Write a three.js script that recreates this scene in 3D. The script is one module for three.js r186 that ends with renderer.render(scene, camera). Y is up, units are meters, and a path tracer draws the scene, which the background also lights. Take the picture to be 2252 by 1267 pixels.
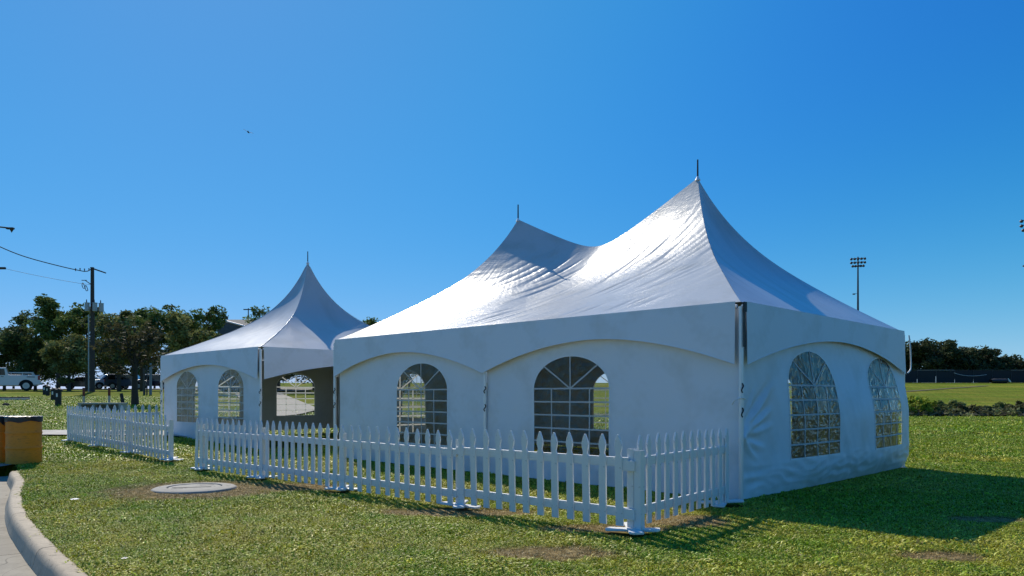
import * as THREE from 'three';
import { mergeGeometries, mergeVertices } from 'three/addons/utils/BufferGeometryUtils.js';
import { TessellateModifier } from 'three/addons/modifiers/TessellateModifier.js';
import { ImprovedNoise } from 'three/addons/math/ImprovedNoise.js';
import { RoundedBoxGeometry } from 'three/addons/geometries/RoundedBoxGeometry.js';

// ---------------------------------------------------------------- camera, sky, sun, exposure
const F = 1632, CX = 1126, HOR = 868, EYE = 1.34;          // the photograph's lens, in its own 2252 x 1267 pixels
const scene = new THREE.Scene();
const camera = new THREE.PerspectiveCamera(2 * Math.atan(633.5 / F) * 180 / Math.PI, 1024 / 576, 0.1, 3000);
camera.position.set(0, EYE, 0);
camera.lookAt(0, EYE, -10);
camera.setViewOffset(1024, 576, 0, -(HOR - 633.5) / 1267 * 576, 1024, 576);
camera.updateProjectionMatrix();
const renderer = new THREE.WebGLRenderer({ antialias: true });
renderer.setSize(1024, 576);
renderer.toneMapping = THREE.LinearToneMapping;
renderer.toneMappingExposure = 1.0;
renderer.shadowMap.enabled = true;
renderer.shadowMap.type = THREE.PCFSoftShadowMap;

const SUN_EL = 41.0 * Math.PI / 180, SUN_AZ = -25.5 * Math.PI / 180;   // azimuth from straight ahead, to the right
const sunDir = new THREE.Vector3(Math.sin(SUN_AZ) * Math.cos(SUN_EL), Math.sin(SUN_EL), -Math.cos(SUN_AZ) * Math.cos(SUN_EL));
const ss = (a, b, x) => { const t = Math.min(1, Math.max(0, (x - a) / (b - a))); return t * t * (3 - 2 * t); };
{
  const w = 1024, h = 512, d = new Float32Array(w * h * 4), v = new THREE.Vector3();
  for (let j = 0; j < h; j++) for (let i = 0; i < w; i++) {
    const th = (j + 0.5) / h * Math.PI - Math.PI / 2, ph = ((i + 0.5) / w - 0.5) * 2 * Math.PI;   // three.js: u = atan2(z, x) / 2pi + 0.5
    v.set(Math.cos(th) * Math.cos(ph), Math.sin(th), Math.cos(th) * Math.sin(ph));
    const el = Math.max(0, th * 180 / Math.PI), ang = Math.acos(Math.min(1, v.dot(sunDir))) * 180 / Math.PI;
    const sR = 1 / (1 + (ang / 28) ** 3), sG = 1 / (1 + (ang / 40) ** 6), sB = 1 / (1 + (ang / 50) ** 6), low = Math.exp(-el / 12), au = 0.4 * Math.exp(-ang / 4);
    const o = (j * w + i) * 4;
    d[o] = 0.006 + 0.515 * Math.exp(-el / 4) + (0.060 + 0.27 * low) * sR + au;
    d[o + 1] = 0.106 + 0.592 * Math.exp(-el / 11) + (0.185 - 0.196 * low) * sG + au;
    d[o + 2] = 0.34 + 0.478 * Math.exp(-el / 26) + (0.225 - 0.043 * low) * sB + au;
    d[o + 3] = 1;
  }
  const t = new THREE.DataTexture(d, w, h, THREE.RGBAFormat, THREE.FloatType);
  t.mapping = THREE.EquirectangularReflectionMapping; t.magFilter = t.minFilter = THREE.LinearFilter; t.needsUpdate = true;
  scene.background = t; scene.environment = t;
}
const sun = new THREE.DirectionalLight(new THREE.Color(1.0, 0.92, 0.78), 5.0);
sun.position.copy(sunDir).multiplyScalar(120);
sun.target.position.set(0, 0, 0);
sun.castShadow = true; sun.shadow.radius = 1;
sun.shadow.mapSize.set(4096, 4096);
Object.assign(sun.shadow.camera, { left: -90, right: 90, top: 90, bottom: -90, near: 1, far: 320 });
scene.add(sun, sun.target);

// ---------------------------------------------------------------- helpers
let seedState = 12345;
const rnd = () => { seedState = (seedState + 0x6d2b79f5) | 0; let t = Math.imul(seedState ^ (seedState >>> 15), 1 | seedState); t = (t + Math.imul(t ^ (t >>> 7), 61 | t)) ^ t; return ((t ^ (t >>> 14)) >>> 0) / 4294967296; };
const reseed = (s) => { seedState = s; };
const rr = (a, b) => a + (b - a) * rnd();
const gauss = () => Math.sqrt(-2 * Math.log(rnd() + 1e-9)) * Math.cos(6.2831853 * rnd());
const noiseGen = new ImprovedNoise();
const nz = (x, y, z = 0.5) => noiseGen.noise(x, y, z);
const fbm = (x, y, z = 0.5) => nz(x, y, z) + 0.5 * nz(2.1 * x + 7, 2.1 * y - 3, z) + 0.25 * nz(4.3 * x - 5, 4.3 * y + 11, z);
const used = new Map();
function numbered(n) { const k = used.get(n) ?? 0; used.set(n, k + 1); return k ? `${n}_${String(k).padStart(3, '0')}` : n; }
function tag(o, label, category, group, kind) {
  o.userData.label = label; o.userData.category = category;
  if (group) o.userData.group = group;
  if (kind) o.userData.kind = kind;
  return o;
}
function thing(name, label, category, pos = [0, 0, 0], turn = 0, group) {
  const o = new THREE.Group(); o.name = numbered(name); o.position.set(...pos); o.rotation.y = turn; scene.add(o);
  return tag(o, label, category, group);
}
function part(name, geo, mat, parent) {
  const m = new THREE.Mesh(Array.isArray(geo) ? merge(geo) : geo, mat); m.name = name; m.castShadow = m.receiveShadow = true; parent.add(m); return m;
}
function struct(name, geo, mat, label) {
  const m = part(numbered(name), geo, mat, scene); m.userData.kind = 'structure'; if (label) m.userData.label = label; return m;
}
function merge(list) {
  const l = list.map((g) => { const c = g.index ? g.toNonIndexed() : g.clone(); for (const k of Object.keys(c.attributes)) if (!['position', 'normal', 'uv', 'color'].includes(k)) c.deleteAttribute(k); return c; });
  const all = l.every((g) => g.attributes.uv); if (!all) l.forEach((g) => g.deleteAttribute('uv'));
  return mergeGeometries(l);
}
const box = (w, h, d, x = 0, y = 0, z = 0, r = 0) => (r ? new RoundedBoxGeometry(w, h, d, 2, r) : new THREE.BoxGeometry(w, h, d)).translate(x, y, z);
const cyl = (r0, r1, h, x = 0, y = 0, z = 0, n = 12) => new THREE.CylinderGeometry(r0, r1, h, n).translate(x, y, z);
function tube(pts, r, n = 8, seg) { const c = new THREE.CatmullRomCurve3(pts.map((p) => new THREE.Vector3(...p))); return new THREE.TubeGeometry(c, seg ?? pts.length * 6, r, n, false); }
function rod(a, b, r0, r1 = r0, n = 8) {
  const A = new THREE.Vector3(...a), B = new THREE.Vector3(...b), d = B.clone().sub(A), g = new THREE.CylinderGeometry(r1, r0, d.length(), n);
  g.applyQuaternion(new THREE.Quaternion().setFromUnitVectors(new THREE.Vector3(0, 1, 0), d.normalize())); return g.translate((A.x + B.x) / 2, (A.y + B.y) / 2, (A.z + B.z) / 2);
}
const P = (u, v, z) => [(u - CX) / F * z, EYE - (v - HOR) / F * z, -z];      // where a point of the photograph lies at a given distance
const std = (c, rough = 0.7, extra = {}) => new THREE.MeshStandardMaterial({ color: new THREE.Color().setRGB(...c), roughness: rough, side: THREE.DoubleSide, ...extra });
function dataTex(n, fn, srgb = false, ch = 1) {                 // fn(x, y) in 0..1, tiling is up to fn
  const d = new Uint8Array(n * n * 4);
  for (let j = 0; j < n; j++) for (let i = 0; i < n; i++) { const c = fn(i / n, j / n); const o = (j * n + i) * 4; if (ch === 1) d[o] = d[o + 1] = d[o + 2] = 255 * Math.min(1, Math.max(0, c)); else for (let k = 0; k < 3; k++) d[o + k] = 255 * Math.min(1, Math.max(0, c[k])); d[o + 3] = 255; }
  const t = new THREE.DataTexture(d, n, n, THREE.RGBAFormat); t.wrapS = t.wrapT = THREE.RepeatWrapping; t.magFilter = THREE.LinearFilter; t.minFilter = THREE.LinearFilter; if (srgb) t.colorSpace = THREE.SRGBColorSpace; t.needsUpdate = true; return t;
}
const tileNoise = (x, y, f, z) => {                              // noise that repeats every 1
  const a = nz(x * f, y * f, z), b = nz((x - 1) * f, y * f, z), c = nz(x * f, (y - 1) * f, z), d = nz((x - 1) * f, (y - 1) * f, z);
  return (a * (1 - x) + b * x) * (1 - y) + (c * (1 - x) + d * x) * y;
};
const rep = (t, x, y) => { const c = t.clone(); c.repeat.set(x, y); c.needsUpdate = true; return c; };

// ---------------------------------------------------------------- terrain
const lin = (x, pts) => { for (let i = 1; i < pts.length; i++) if (x < pts[i][0]) { const [a, p] = pts[i - 1], [b, q] = pts[i]; return x <= a ? p : p + (q - p) * (x - a) / (b - a); } return pts[pts.length - 1][1]; };
const kerbPath = [[3.6, -3.2], [1.3, -0.2], [-0.75, 2.55], [-2.0, 4.12], [-3.14, 5.48], [-4.5, 7.12], [-5.5, 8.4], [-6.57, 9.95], [-7.55, 11.5], [-8.35, 12.6], [-9.0, 13.55]];   // grass edge of the kerb: x, distance ahead
const kerbCurve = new THREE.CatmullRomCurve3(kerbPath.map(([x, z]) => new THREE.Vector3(x, 0, -z)));
const kerbPts = kerbCurve.getSpacedPoints(160);
function roadSide(x, zf) {                                       // how far beyond the grass edge towards the road
  let best = 1e9, s = 0;
  for (let i = 0; i < kerbPts.length - 1; i++) {
    const a = kerbPts[i], b = kerbPts[i + 1], dx = b.x - a.x, dz = -(b.z - a.z), px = x - a.x, pz = zf + a.z;
    const t = Math.min(1, Math.max(0, (px * dx + pz * dz) / (dx * dx + dz * dz))), ex = px - t * dx, ez = pz - t * dz, q = ex * ex + ez * ez;
    if (q < best) { best = q; s = dx * pz - dz * px; }
  }
  return Math.sqrt(best) * (s > 0 ? -1 : 1);
}
// kerb runs away and to the left; the grass lies to its right, so the road is where the cross product is positive
function isRoad(x, zf) { return -roadSide(x, zf); }
function ground(x, zf) {
  const L = lin(zf, [[-50, 0], [13, 0], [20, 0.13], [60, 1.55], [120, 2.3], [700, 3]]), R = lin(zf, [[-50, 0], [47, 0], [120, 3.25], [160, 3.5], [700, 4]]);
  const w = ss(-0.5, -0.33, x / Math.max(zf, 8));
  return L * (1 - w) + R * w + 0.012 * nz(x * 0.6, zf * 0.6) * ss(40, 20, zf);
}
const B0 = [2.83, 9.185], TH = 0.792, TW = 6.1, TL = 9.2, EAVE = 2.49;
const S0 = [-6.03, 17.82], TH2 = 0.80;
const inTent = (x, zf, o, th, W, L, m = 0) => { const dx = x - o[0], dz = zf - o[1], a = dx * Math.cos(th) + dz * Math.sin(th), b = -dx * Math.sin(th) + dz * Math.cos(th); return a > -m && a < W + m && b > -m && b < L + m; };
const inAnyTent = (x, zf, m = 0) => inTent(x, zf, B0, TH, TW, TL, m) || inTent(x, zf, S0, TH2, TW, TW, m);

// how the lawn looks at a place: colour of the grass there, and how thin it grows (0..1)
const bare = [[P(1215, 1218, 6.25), 0.55, 0.28], [P(430, 1078, 10.4), 1.15, 1.0], [P(640, 1075, 10.7), 0.8, 0.45], [P(1500, 1148, 7.85), 0.5, 0.4], [P(2070, 1228, 6.1), 0.35, 0.2], [P(1000, 1128, 8.4), 0.9, 0.3], [P(1330, 1165, 7.4), 0.7, 0.25], [P(2170, 1145, 7.9), 0.4, 0.2]].map(([p, rx, rz]) => [p[0], -p[2], rx, rz]);
function lawn(x, zf) {
  let dry = 0.26 + 0.75 * fbm(x * 0.45 + 3, zf * 0.45) + 0.5 * nz(x * 1.7, zf * 1.7, 4), thin = 0;
  for (const [bx, bz, rx, rz] of bare) { const q = ((x - bx) / rx) ** 2 + ((zf - bz) / rz) ** 2 + 0.5 * nz(x * 4, zf * 4, 9); if (q < 1.6) thin = Math.max(thin, ss(1.6, 0.45, q)); }
  dry = Math.min(1, Math.max(0, dry + 0.35 * thin));
  dry *= 1 - 0.45 * ss(14, 24, zf) * ss(60, 45, zf);
  return [dry, thin];
}
function lawnColor(dry, thin, v, k = 1) {
  const g = [0.215, 0.315, 0.022], o = [0.42, 0.40, 0.055], b = [0.36, 0.265, 0.125];
  return [0, 1, 2].map((i) => { let c = g[i] + (o[i] - g[i]) * Math.min(1, dry * 1.25); c += (b[i] - c) * thin; return c * v * k; });
}

// ---------------------------------------------------------------- ground sheet
const soilTex = dataTex(512, (x, y) => 0.62 + 0.5 * tileNoise(x, y, 24, 1.3) + 0.45 * tileNoise(x, y, 70, 2.7) + 0.3 * tileNoise(x, y, 7, 5.1));
{
  const axis = (lo, hi, fine, a, b, grow) => { const v = []; for (let x = a; x <= b + 1e-6; x += fine) v.push(x); let s = fine, x = b; while (x < hi) { s *= grow; x += s; v.push(Math.min(x, hi)); } s = fine; x = a; while (x > lo) { s *= grow; x -= s; v.unshift(Math.max(x, lo)); } return v; };
  const xs = axis(-500, 500, 0.11, -11.5, 6.5, 1.05), zs = axis(-40, 800, 0.11, 3.6, 15, 1.035);
  const pos = [], col = [], uv = [], idx = [];
  for (const z of zs) for (const x of xs) {
    const near = z < 16 && x < 5;
    const r = near ? isRoad(x, z) : -9;
    const d = near && z < 13.9 ? 0.34 * ss(0.03, 0.12, r) : 0;
    pos.push(x, ground(x, z) - d, -z); uv.push(x / 3, z / 3);
    const [dry, thin] = lawn(x, z); const far = ss(6, 30, z);
    col.push(...lawnColor(dry, thin, 0.75 + 0.25 * far + 0.10 * nz(x * 5, z * 5) * (1 - far), (0.40 + 0.38 * far + 0.75 * thin * (1 - far)) * (1 + 0.30 * far * nz(x * 0.05, z * 0.16, 3) + 0.18 * far * nz(x * 0.3, z * 0.5, 8))));  // near ground darkened: shade between the grass blades is put into its colour
  }
  for (let j = 0; j < zs.length - 1; j++) for (let i = 0; i < xs.length - 1; i++) { const a = j * xs.length + i, b = a + 1, c = a + xs.length, e = c + 1; idx.push(a, b, c, b, e, c); }
  const g = new THREE.BufferGeometry();
  g.setAttribute('position', new THREE.Float32BufferAttribute(pos, 3)); g.setAttribute('color', new THREE.Float32BufferAttribute(col, 3)); g.setAttribute('uv', new THREE.Float32BufferAttribute(uv, 2)); g.setIndex(idx); g.computeVertexNormals();
  struct('lawn', g, new THREE.MeshPhysicalMaterial({ color: 0xffffff, roughness: 1, specularIntensity: 0.1, side: THREE.DoubleSide, vertexColors: true, map: soilTex, bumpMap: soilTex, bumpScale: 0.03 }), 'mown lawn with dry brownish patches');
}

// ---------------------------------------------------------------- kerb, road, pavements
const concTex = dataTex(512, (x, y) => { const s = tileNoise(x, y, 90, 8) > 0.32 ? 0.12 : 0; return 0.80 + 0.18 * tileNoise(x, y, 5, 1) + 0.14 * tileNoise(x, y, 17, 3) + 0.14 * tileNoise(x, y, 60, 6) - s - (Math.abs(tileNoise(x, y, 4, 31)) < 0.006 ? 0.35 : 0) - (tileNoise(x, y, 9, 33) > 0.34 ? 0.16 : 0); });
const concMat = (c) => std(c, 0.9, { map: concTex, bumpMap: concTex, bumpScale: 0.004 });
{
  const kerb = new THREE.Group(); kerb.name = 'kerb'; kerb.userData = { kind: 'structure', label: 'rounded concrete kerb curving along the grass' }; scene.add(kerb);
  const prof = [[0.0, -0.32], [0.0, 0.012], [0.03, 0.022], [0.10, 0.02], [0.128, 0.008], [0.148, -0.02], [0.158, -0.06], [0.178, -0.14], [0.19, -0.158], [0.19, -0.34]];    // towards the road, height
  const N = kerbPts.length - 1;
  const cuts = [0, 17, 34, 48, 63, 78, 94, 112, 130, 146, N];
  const frame = (i) => { const a = kerbPts[Math.max(0, i - 1)], b = kerbPts[Math.min(N, i + 1)], tx = b.x - a.x, tz = b.z - a.z, l = Math.hypot(tx, tz); return [tz / l, -tx / l]; };
  const mats = [[0.56, 0.465, 0.335], [0.58, 0.485, 0.355], [0.54, 0.445, 0.32]].map(concMat);
  for (let k = 0; k < cuts.length - 1; k++) {
    const pos = [], uv = [], idx = [], n = cuts[k + 1] - cuts[k];
    for (let i = 0; i <= n; i++) {
      let fi = cuts[k] + i; const p = kerbPts[fi].clone(); const gap = i === 0 && k ? 0.009 : i === n && k < cuts.length - 2 ? -0.009 : 0;
      const nb = kerbPts[Math.min(N, fi + 1)].clone().sub(kerbPts[Math.max(0, fi - 1)]).normalize(); p.addScaledVector(nb, gap);
      const [nx, nzz] = frame(fi), end = k === cuts.length - 2 ? ss(0, 1, Math.max(0, (i - n + 6) / 6)) : 0, wob = 0.004 * nz(fi * 0.4, k);
      prof.forEach(([o, y], q) => { pos.push(p.x + nx * (o + wob), ground(p.x, -p.z) + (y > -0.3 ? y - 0.13 * end * (y > -0.1) + 0.004 * nz(fi * 0.31, q * 0.7) : y), p.z + nzz * (o + wob)); uv.push(fi * 0.12, q * 0.06); });
    }
    const m = prof.length;
    for (let i = 0; i < n; i++) for (let q = 0; q < m - 1; q++) { const a = i * m + q; idx.push(a, a + 1, a + m, a + 1, a + m + 1, a + m); }
    for (const r of [0, n * m]) { const o = pos.length / 3; for (let q = 0; q < m; q++) { pos.push(pos[(r + q) * 3], pos[(r + q) * 3 + 1], pos[(r + q) * 3 + 2]); uv.push(q * 0.05, 0.3); } for (let q = 1; q < m - 1; q++) r ? idx.push(o, o + q, o + q + 1) : idx.push(o, o + q + 1, o + q); }
    const g = new THREE.BufferGeometry(); g.setAttribute('position', new THREE.Float32BufferAttribute(pos, 3)); g.setAttribute('uv', new THREE.Float32BufferAttribute(uv, 2)); g.setIndex(idx); g.computeVertexNormals();
    part('kerb_segment', g, mats[k % 3], kerb);
  }
  // road: concrete slabs beside the kerb
  const road = new THREE.Group(); road.name = 'road'; road.userData = { kind: 'structure', label: 'pale concrete road beside the kerb' }; scene.add(road);
  const rm = [[0.36, 0.32, 0.25], [0.33, 0.29, 0.225]].map(concMat);
  const rc = [0, 30, 66, 100, 134, N];
  for (let k = 0; k < rc.length - 1; k++) {
    const pos = [], uv = [], idx = [], M = 24, n = rc[k + 1] - rc[k];
    for (let i = 0; i <= n; i++) { const fi = rc[k] + i, p = kerbPts[fi].clone(), [nx, nzz] = frame(fi); const gap = i === 0 ? 0.005 : i === n ? -0.005 : 0; const tv = kerbPts[Math.min(N, fi + 1)].clone().sub(kerbPts[Math.max(0, fi - 1)]).normalize(); p.addScaledVector(tv, gap);
      for (let q = 0; q <= M; q++) { const o = 0.18 + 6.5 * Math.pow(q / M, 1.5); const x = p.x + nx * o, z = p.z + nzz * o; pos.push(x, ground(x, -z) - 0.152 + 0.004 * nz(x, z), z); uv.push(x / 2, z / 2); } }
    for (let i = 0; i < n; i++) for (let q = 0; q < M; q++) { const a = i * (M + 1) + q; idx.push(a, a + 1, a + M + 1, a + 1, a + M + 2, a + M + 1); }
    const g = new THREE.BufferGeometry(); g.setAttribute('position', new THREE.Float32BufferAttribute(pos, 3)); g.setAttribute('uv', new THREE.Float32BufferAttribute(uv, 2)); g.setIndex(idx); g.computeVertexNormals();
    part('road_slab', g, rm[k % 2], road);
  }
}
function sheet(name, label, x0, x1, z0, z1, lift, mat, skew = 0, nx = 40, nzz = 8) {
  const pos = [], uv = [], idx = [];
  for (let j = 0; j <= nzz; j++) for (let i = 0; i <= nx; i++) { const x = x0 + (x1 - x0) * i / nx, z = z0 + (z1 - z0) * j / nzz + skew * (x - x0); pos.push(x, ground(x, z) + lift, -z); uv.push(x / 2, z / 2); }
  for (let j = 0; j < nzz; j++) for (let i = 0; i < nx; i++) { const a = j * (nx + 1) + i; idx.push(a, a + 1, a + nx + 1, a + 1, a + nx + 2, a + nx + 1); }
  const g = new THREE.BufferGeometry(); g.setAttribute('position', new THREE.Float32BufferAttribute(pos, 3)); g.setAttribute('uv', new THREE.Float32BufferAttribute(uv, 2)); g.setIndex(idx); g.computeVertexNormals();
  return struct(name, g, mat, label);
}
const paveMat = concMat([0.55, 0.51, 0.45]);
sheet('apron', 'concrete driveway apron beyond the kerb end', -24, -9.35, 12.4, 14.6, 0.012, concMat([0.33, 0.30, 0.25]));
sheet('footpath', 'pale concrete footpath crossing the grass behind the drums', -40, -8.6, 20.9, 22.5, 0.05, paveMat);
sheet('parking_lot', 'pale parking strip below the trees', -90, -24, 84, 96, 0.10, concMat([0.22, 0.21, 0.19]), 0, 60, 10);
sheet('driveway', 'pale concrete drive running away beyond the small tent', -28, -13.5, 75, 87, 0.10, concMat([0.42, 0.39, 0.34]), -2.4);

// ---------------------------------------------------------------- tents
const crinkle = dataTex(1024, (x, y) => { let h = 0; for (const [f, a, z] of [[9, 0.5, 1], [21, 0.35, 2], [47, 0.22, 3], [95, 0.12, 4]]) h += a * (1 - 2.2 * Math.abs(tileNoise(x, y, f, z))); return 0.35 + 0.42 * h; });
const filmTex = dataTex(512, (x, y) => { let h = 0; for (const [f, a, z] of [[5, 0.55, 11], [13, 0.4, 12], [29, 0.2, 13]]) h += a * (1 - 2.2 * Math.abs(tileNoise(x, y, f, z))); return 0.4 + 0.4 * h; });
const dirtTex = dataTex(512, (x, y) => [0, 1, 2].map((k) => 0.965 - [0.05, 0.055, 0.07][k] * Math.max(0, 2.2 * tileNoise(x, y, 6, 21) + 0.6 * tileNoise(x, y, 31, 22))), true, 3);
const vinylRoof = new THREE.MeshPhysicalMaterial({ color: new THREE.Color().setRGB(0.52, 0.53, 0.55), roughness: 0.25, specularIntensity: 0.6, ior: 1.5, side: THREE.DoubleSide, map: rep(dirtTex, 0.4, 0.4), bumpMap: rep(crinkle, 0.55, 0.55), bumpScale: 0.0055 });
const vinylRoofSmooth = new THREE.MeshPhysicalMaterial({ color: new THREE.Color().setRGB(0.50, 0.51, 0.53), roughness: 0.33, specularIntensity: 0.7, ior: 1.5, side: THREE.DoubleSide, map: rep(dirtTex, 0.4, 0.4), bumpMap: rep(crinkle, 0.4, 0.4), bumpScale: 0.003 });
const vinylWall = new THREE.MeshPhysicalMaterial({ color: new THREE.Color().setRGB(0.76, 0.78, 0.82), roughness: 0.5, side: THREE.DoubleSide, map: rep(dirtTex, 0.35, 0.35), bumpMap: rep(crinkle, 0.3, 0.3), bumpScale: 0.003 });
const vinylShaded = new THREE.MeshPhysicalMaterial({ color: new THREE.Color().setRGB(0.44, 0.45, 0.48), roughness: 0.6, side: THREE.DoubleSide, map: rep(dirtTex, 0.35, 0.35) });  // wall vinyl darkened: the dim interior shade is put into this colour
const vinylTrim = new THREE.MeshPhysicalMaterial({ color: new THREE.Color().setRGB(0.74, 0.75, 0.77), roughness: 0.45, side: THREE.DoubleSide });
const vinylBar = new THREE.MeshPhysicalMaterial({ color: new THREE.Color().setRGB(0.74, 0.74, 0.74), roughness: 1, transmission: 0.4, thickness: 0, side: THREE.DoubleSide });
const film = new THREE.MeshPhysicalMaterial({ color: new THREE.Color().setRGB(0.90, 0.90, 0.88), roughness: 0.07, transmission: 1, thickness: 0, ior: 1.5, side: THREE.DoubleSide, bumpMap: rep(filmTex, 0.7, 0.7), bumpScale: 0.045 });
const alu = std([0.72, 0.73, 0.75], 0.38, { metalness: 0.35 });
const black = std([0.015, 0.015, 0.017], 0.6);
const whitePaint = std([0.78, 0.78, 0.78], 0.42);

function gridGeo(nu, nv, fn) {
  const pos = [], uv = [], idx = [];
  for (let j = 0; j <= nv; j++) for (let i = 0; i <= nu; i++) { const [p, t] = fn(i / nu, j / nv); pos.push(...p); uv.push(...t); }
  for (let j = 0; j < nv; j++) for (let i = 0; i < nu; i++) { const a = j * (nu + 1) + i, b = a + 1, c = a + nu + 1, d = c + 1; idx.push(a, b, c, b, d, c); }
  const g = new THREE.BufferGeometry(); g.setAttribute('position', new THREE.Float32BufferAttribute(pos, 3)); g.setAttribute('uv', new THREE.Float32BufferAttribute(uv, 2)); g.setIndex(idx); g.computeVertexNormals(); return g;
}
const tess = new TessellateModifier(0.085, 14);
function arch(s0, s1, y0, y1, cls) {            // outline of a window: straight sides, flattened arch
  const p = new cls(), ry = (y1 - y0) * 0.33, cs = (s0 + s1) / 2, rx = (s1 - s0) / 2, ys = y1 - ry;
  p.moveTo(s0, y0); p.lineTo(s1, y0); p.lineTo(s1, ys);
  for (let i = 1; i < 24; i++) { const a = Math.PI * i / 24; p.lineTo(cs + rx * Math.cos(a), ys + ry * Math.sin(a)); }
  p.lineTo(s0, ys); p.closePath(); return p;
}
const tessFine = new TessellateModifier(0.045, 18);
function warp(shape, map, fineGrid = true) {     // a flat outline in (s, y) cut fine and laid on the wall
  let g = new THREE.ShapeGeometry(shape, 6).toNonIndexed(); g.deleteAttribute('normal'); g.deleteAttribute('uv');
  if (fineGrid) g = (fineGrid === 2 ? tessFine : tess).modify(g);
  g.deleteAttribute('normal'); g.deleteAttribute('uv'); g = mergeVertices(g, 1e-5);
  const p = g.attributes.position, uv = new Float32Array(p.count * 2);
  for (let i = 0; i < p.count; i++) { const s = p.getX(i), y = p.getY(i); uv[2 * i] = s; uv[2 * i + 1] = y; p.setXYZ(i, ...map(s, y)); }
  g.setAttribute('uv', new THREE.BufferAttribute(uv, 2)); g.computeVertexNormals(); return g;
}
function makeTent(t, { W, L, bays, hp, inset, ridgeY, prof, walls, roofMat, folds, eave = EAVE }) {
  const FACE = { front: (s, y, n) => [-n, y, -s], right: (s, y, n) => [s, y, n], back: (s, y, n) => [W + n, y, -s], far: (s, y, n) => [s, y, -L - n] };
  const spike = (j) => { const q = 1 - j; return j * (prof.a + (1 - prof.a) * Math.exp(-q / prof.k)); };
  const soft = (j) => j * (0.60 + 0.40 * Math.exp(-(1 - j) / 0.3));
  const peaks = [[W / 2, -inset], [W / 2, -(L - inset)]];
  const endPanel = (sgn) => gridGeo(72, 60, (i, jj) => {
    const j = 1 - Math.pow(1 - jj, 1.35), zb = sgn > 0 ? 0 : -L, pk = sgn > 0 ? peaks[0] : peaks[1], s = i * 2 - 1;
    const x = W * i + (pk[0] - W * i) * j, z = zb + (pk[1] - zb) * j;
    const y = eave + (hp - eave) * spike(j) * (1 - 0.10 * (1 - s * s) * 4 * j * (1 - j)) + folds(x, z, j, 'end');
    return [[x, y, z], [x, z + y]];
  });
  const sidePanel = (x0, kind) => gridGeo(kind === 'front' && bays > 1 ? 340 : 60, kind === 'front' && bays > 1 ? 130 : 40, (i, jj) => {
    const j = 1 - Math.pow(1 - jj, 1.25), zr = peaks[0][1] + (peaks[1][1] - peaks[0][1]) * i, zb = -L * i;
    const x = x0 + (W / 2 - x0) * j, z = zb + (zr - zb) * j;
    const q = Math.abs(2 * i - 1), top = L - 2 * inset > 0.5 ? ridgeY + (hp - ridgeY) * (Math.sqrt(q * q + 0.05) - 0.2236) / 0.8011 : hp;
    const m = Math.pow(q, 2.5), f = L - 2 * inset > 0.5 ? m * spike(j) + (1 - m) * soft(j) : spike(j) * (1 - 0.10 * (1 - q * q) * 4 * j * (1 - j));
    const y = eave + (top - eave) * f + folds(x, z, j, kind);
    return [[x, y, z], [z, x + y]];
  });
  if (bays === 1) for (const [cx, cz, pk] of [[0, 0, peaks[0]], [W, 0, peaks[0]], [0, -L, peaks[1]], [W, -L, peaks[1]]]) {   // welded seams along the hips
    const pts = []; for (let i = 0; i <= 26; i++) { const j = i / 26 * 0.985; pts.push([cx + (pk[0] - cx) * j, eave + (hp - eave) * spike(j) + 0.003 + 0.004 * nz(i * 1.7, cx + cz), cz + (pk[1] - cz) * j]); }
    part('seam', tube(pts, 0.006, 5, 90), roofMat, t);
  }
  part('roof_panel', sidePanel(0, 'front'), roofMat, t); part('roof_panel', sidePanel(W, 'rear'), roofMat, t);
  part('roof_panel', endPanel(1), roofMat, t); part('roof_panel', endPanel(-1), roofMat, t);
  const fin = (inset * 2 < L - 0.3 ? peaks : [peaks[0]]);
  for (const [x, z] of fin) { part('finial', cyl(0.013, 0.016, 0.36, x, hp + 0.14, z, 8), black, t); part('peak_cap', new THREE.ConeGeometry(0.05, 0.10, 12).translate(x, hp + 0.005, z), vinylTrim, t); }
  // valances, legs
  const edges = { front: [L, bays], back: [L, bays], right: [W, 1], far: [W, 1] };
  for (const [face, [len, nb]] of Object.entries(edges)) {
    for (let b = 0; b < nb; b++) {
      const s0 = len / nb * b, s1 = len / nb * (b + 1), e0 = b === 0 ? 0.045 : 0.001, e1 = b === nb - 1 ? 0.045 : 0.001;
      part('valance', gridGeo(44, 12, (i, j) => {
        const s = s0 + e0 + (s1 - e1 - s0 - e0) * i, c = (s - s0) / (s1 - s0) * 2 - 1, yb = 1.70 + 0.44 * (1 - Math.abs(c) ** 1.9);
        const y = eave + 0.004 - (eave - yb) * j, n = 0.052 + 0.012 * j * nz(s * 1.6, y, face.length) + 0.006 * j * nz(s * 6, y * 0.6, 3) + 0.02 * j;
        return [FACE[face](s, y, n), [s, y]];
      }), vinylWall, t);
      // rolled hem along the scalloped lower edge
      const hem = []; for (let i = 0; i <= 24; i++) { const s = s0 + e0 + (s1 - e1 - s0 - e0) * i / 24, c = (s - s0) / (s1 - s0) * 2 - 1, yb = 1.70 + 0.44 * (1 - Math.abs(c) ** 1.9); hem.push(FACE[face](s, yb, 0.072 + 0.012 * nz(s * 1.6, yb, face.length) + 0.006 * nz(s * 6, yb * 0.6, 3))); }
      part('hem', tube(hem, 0.006, 5, 48), vinylTrim, t);
    }
    part('eave_rail', rod(FACE[face](0.05, eave - 0.05, 0), FACE[face](len - 0.05, eave - 0.05, 0), 0.026), alu, t);
  }
  const legs = [[0, 0], [W, 0], [0, -L], [W, -L]]; if (bays > 1) legs.push([0, -L / 2], [W, -L / 2]);
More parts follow.
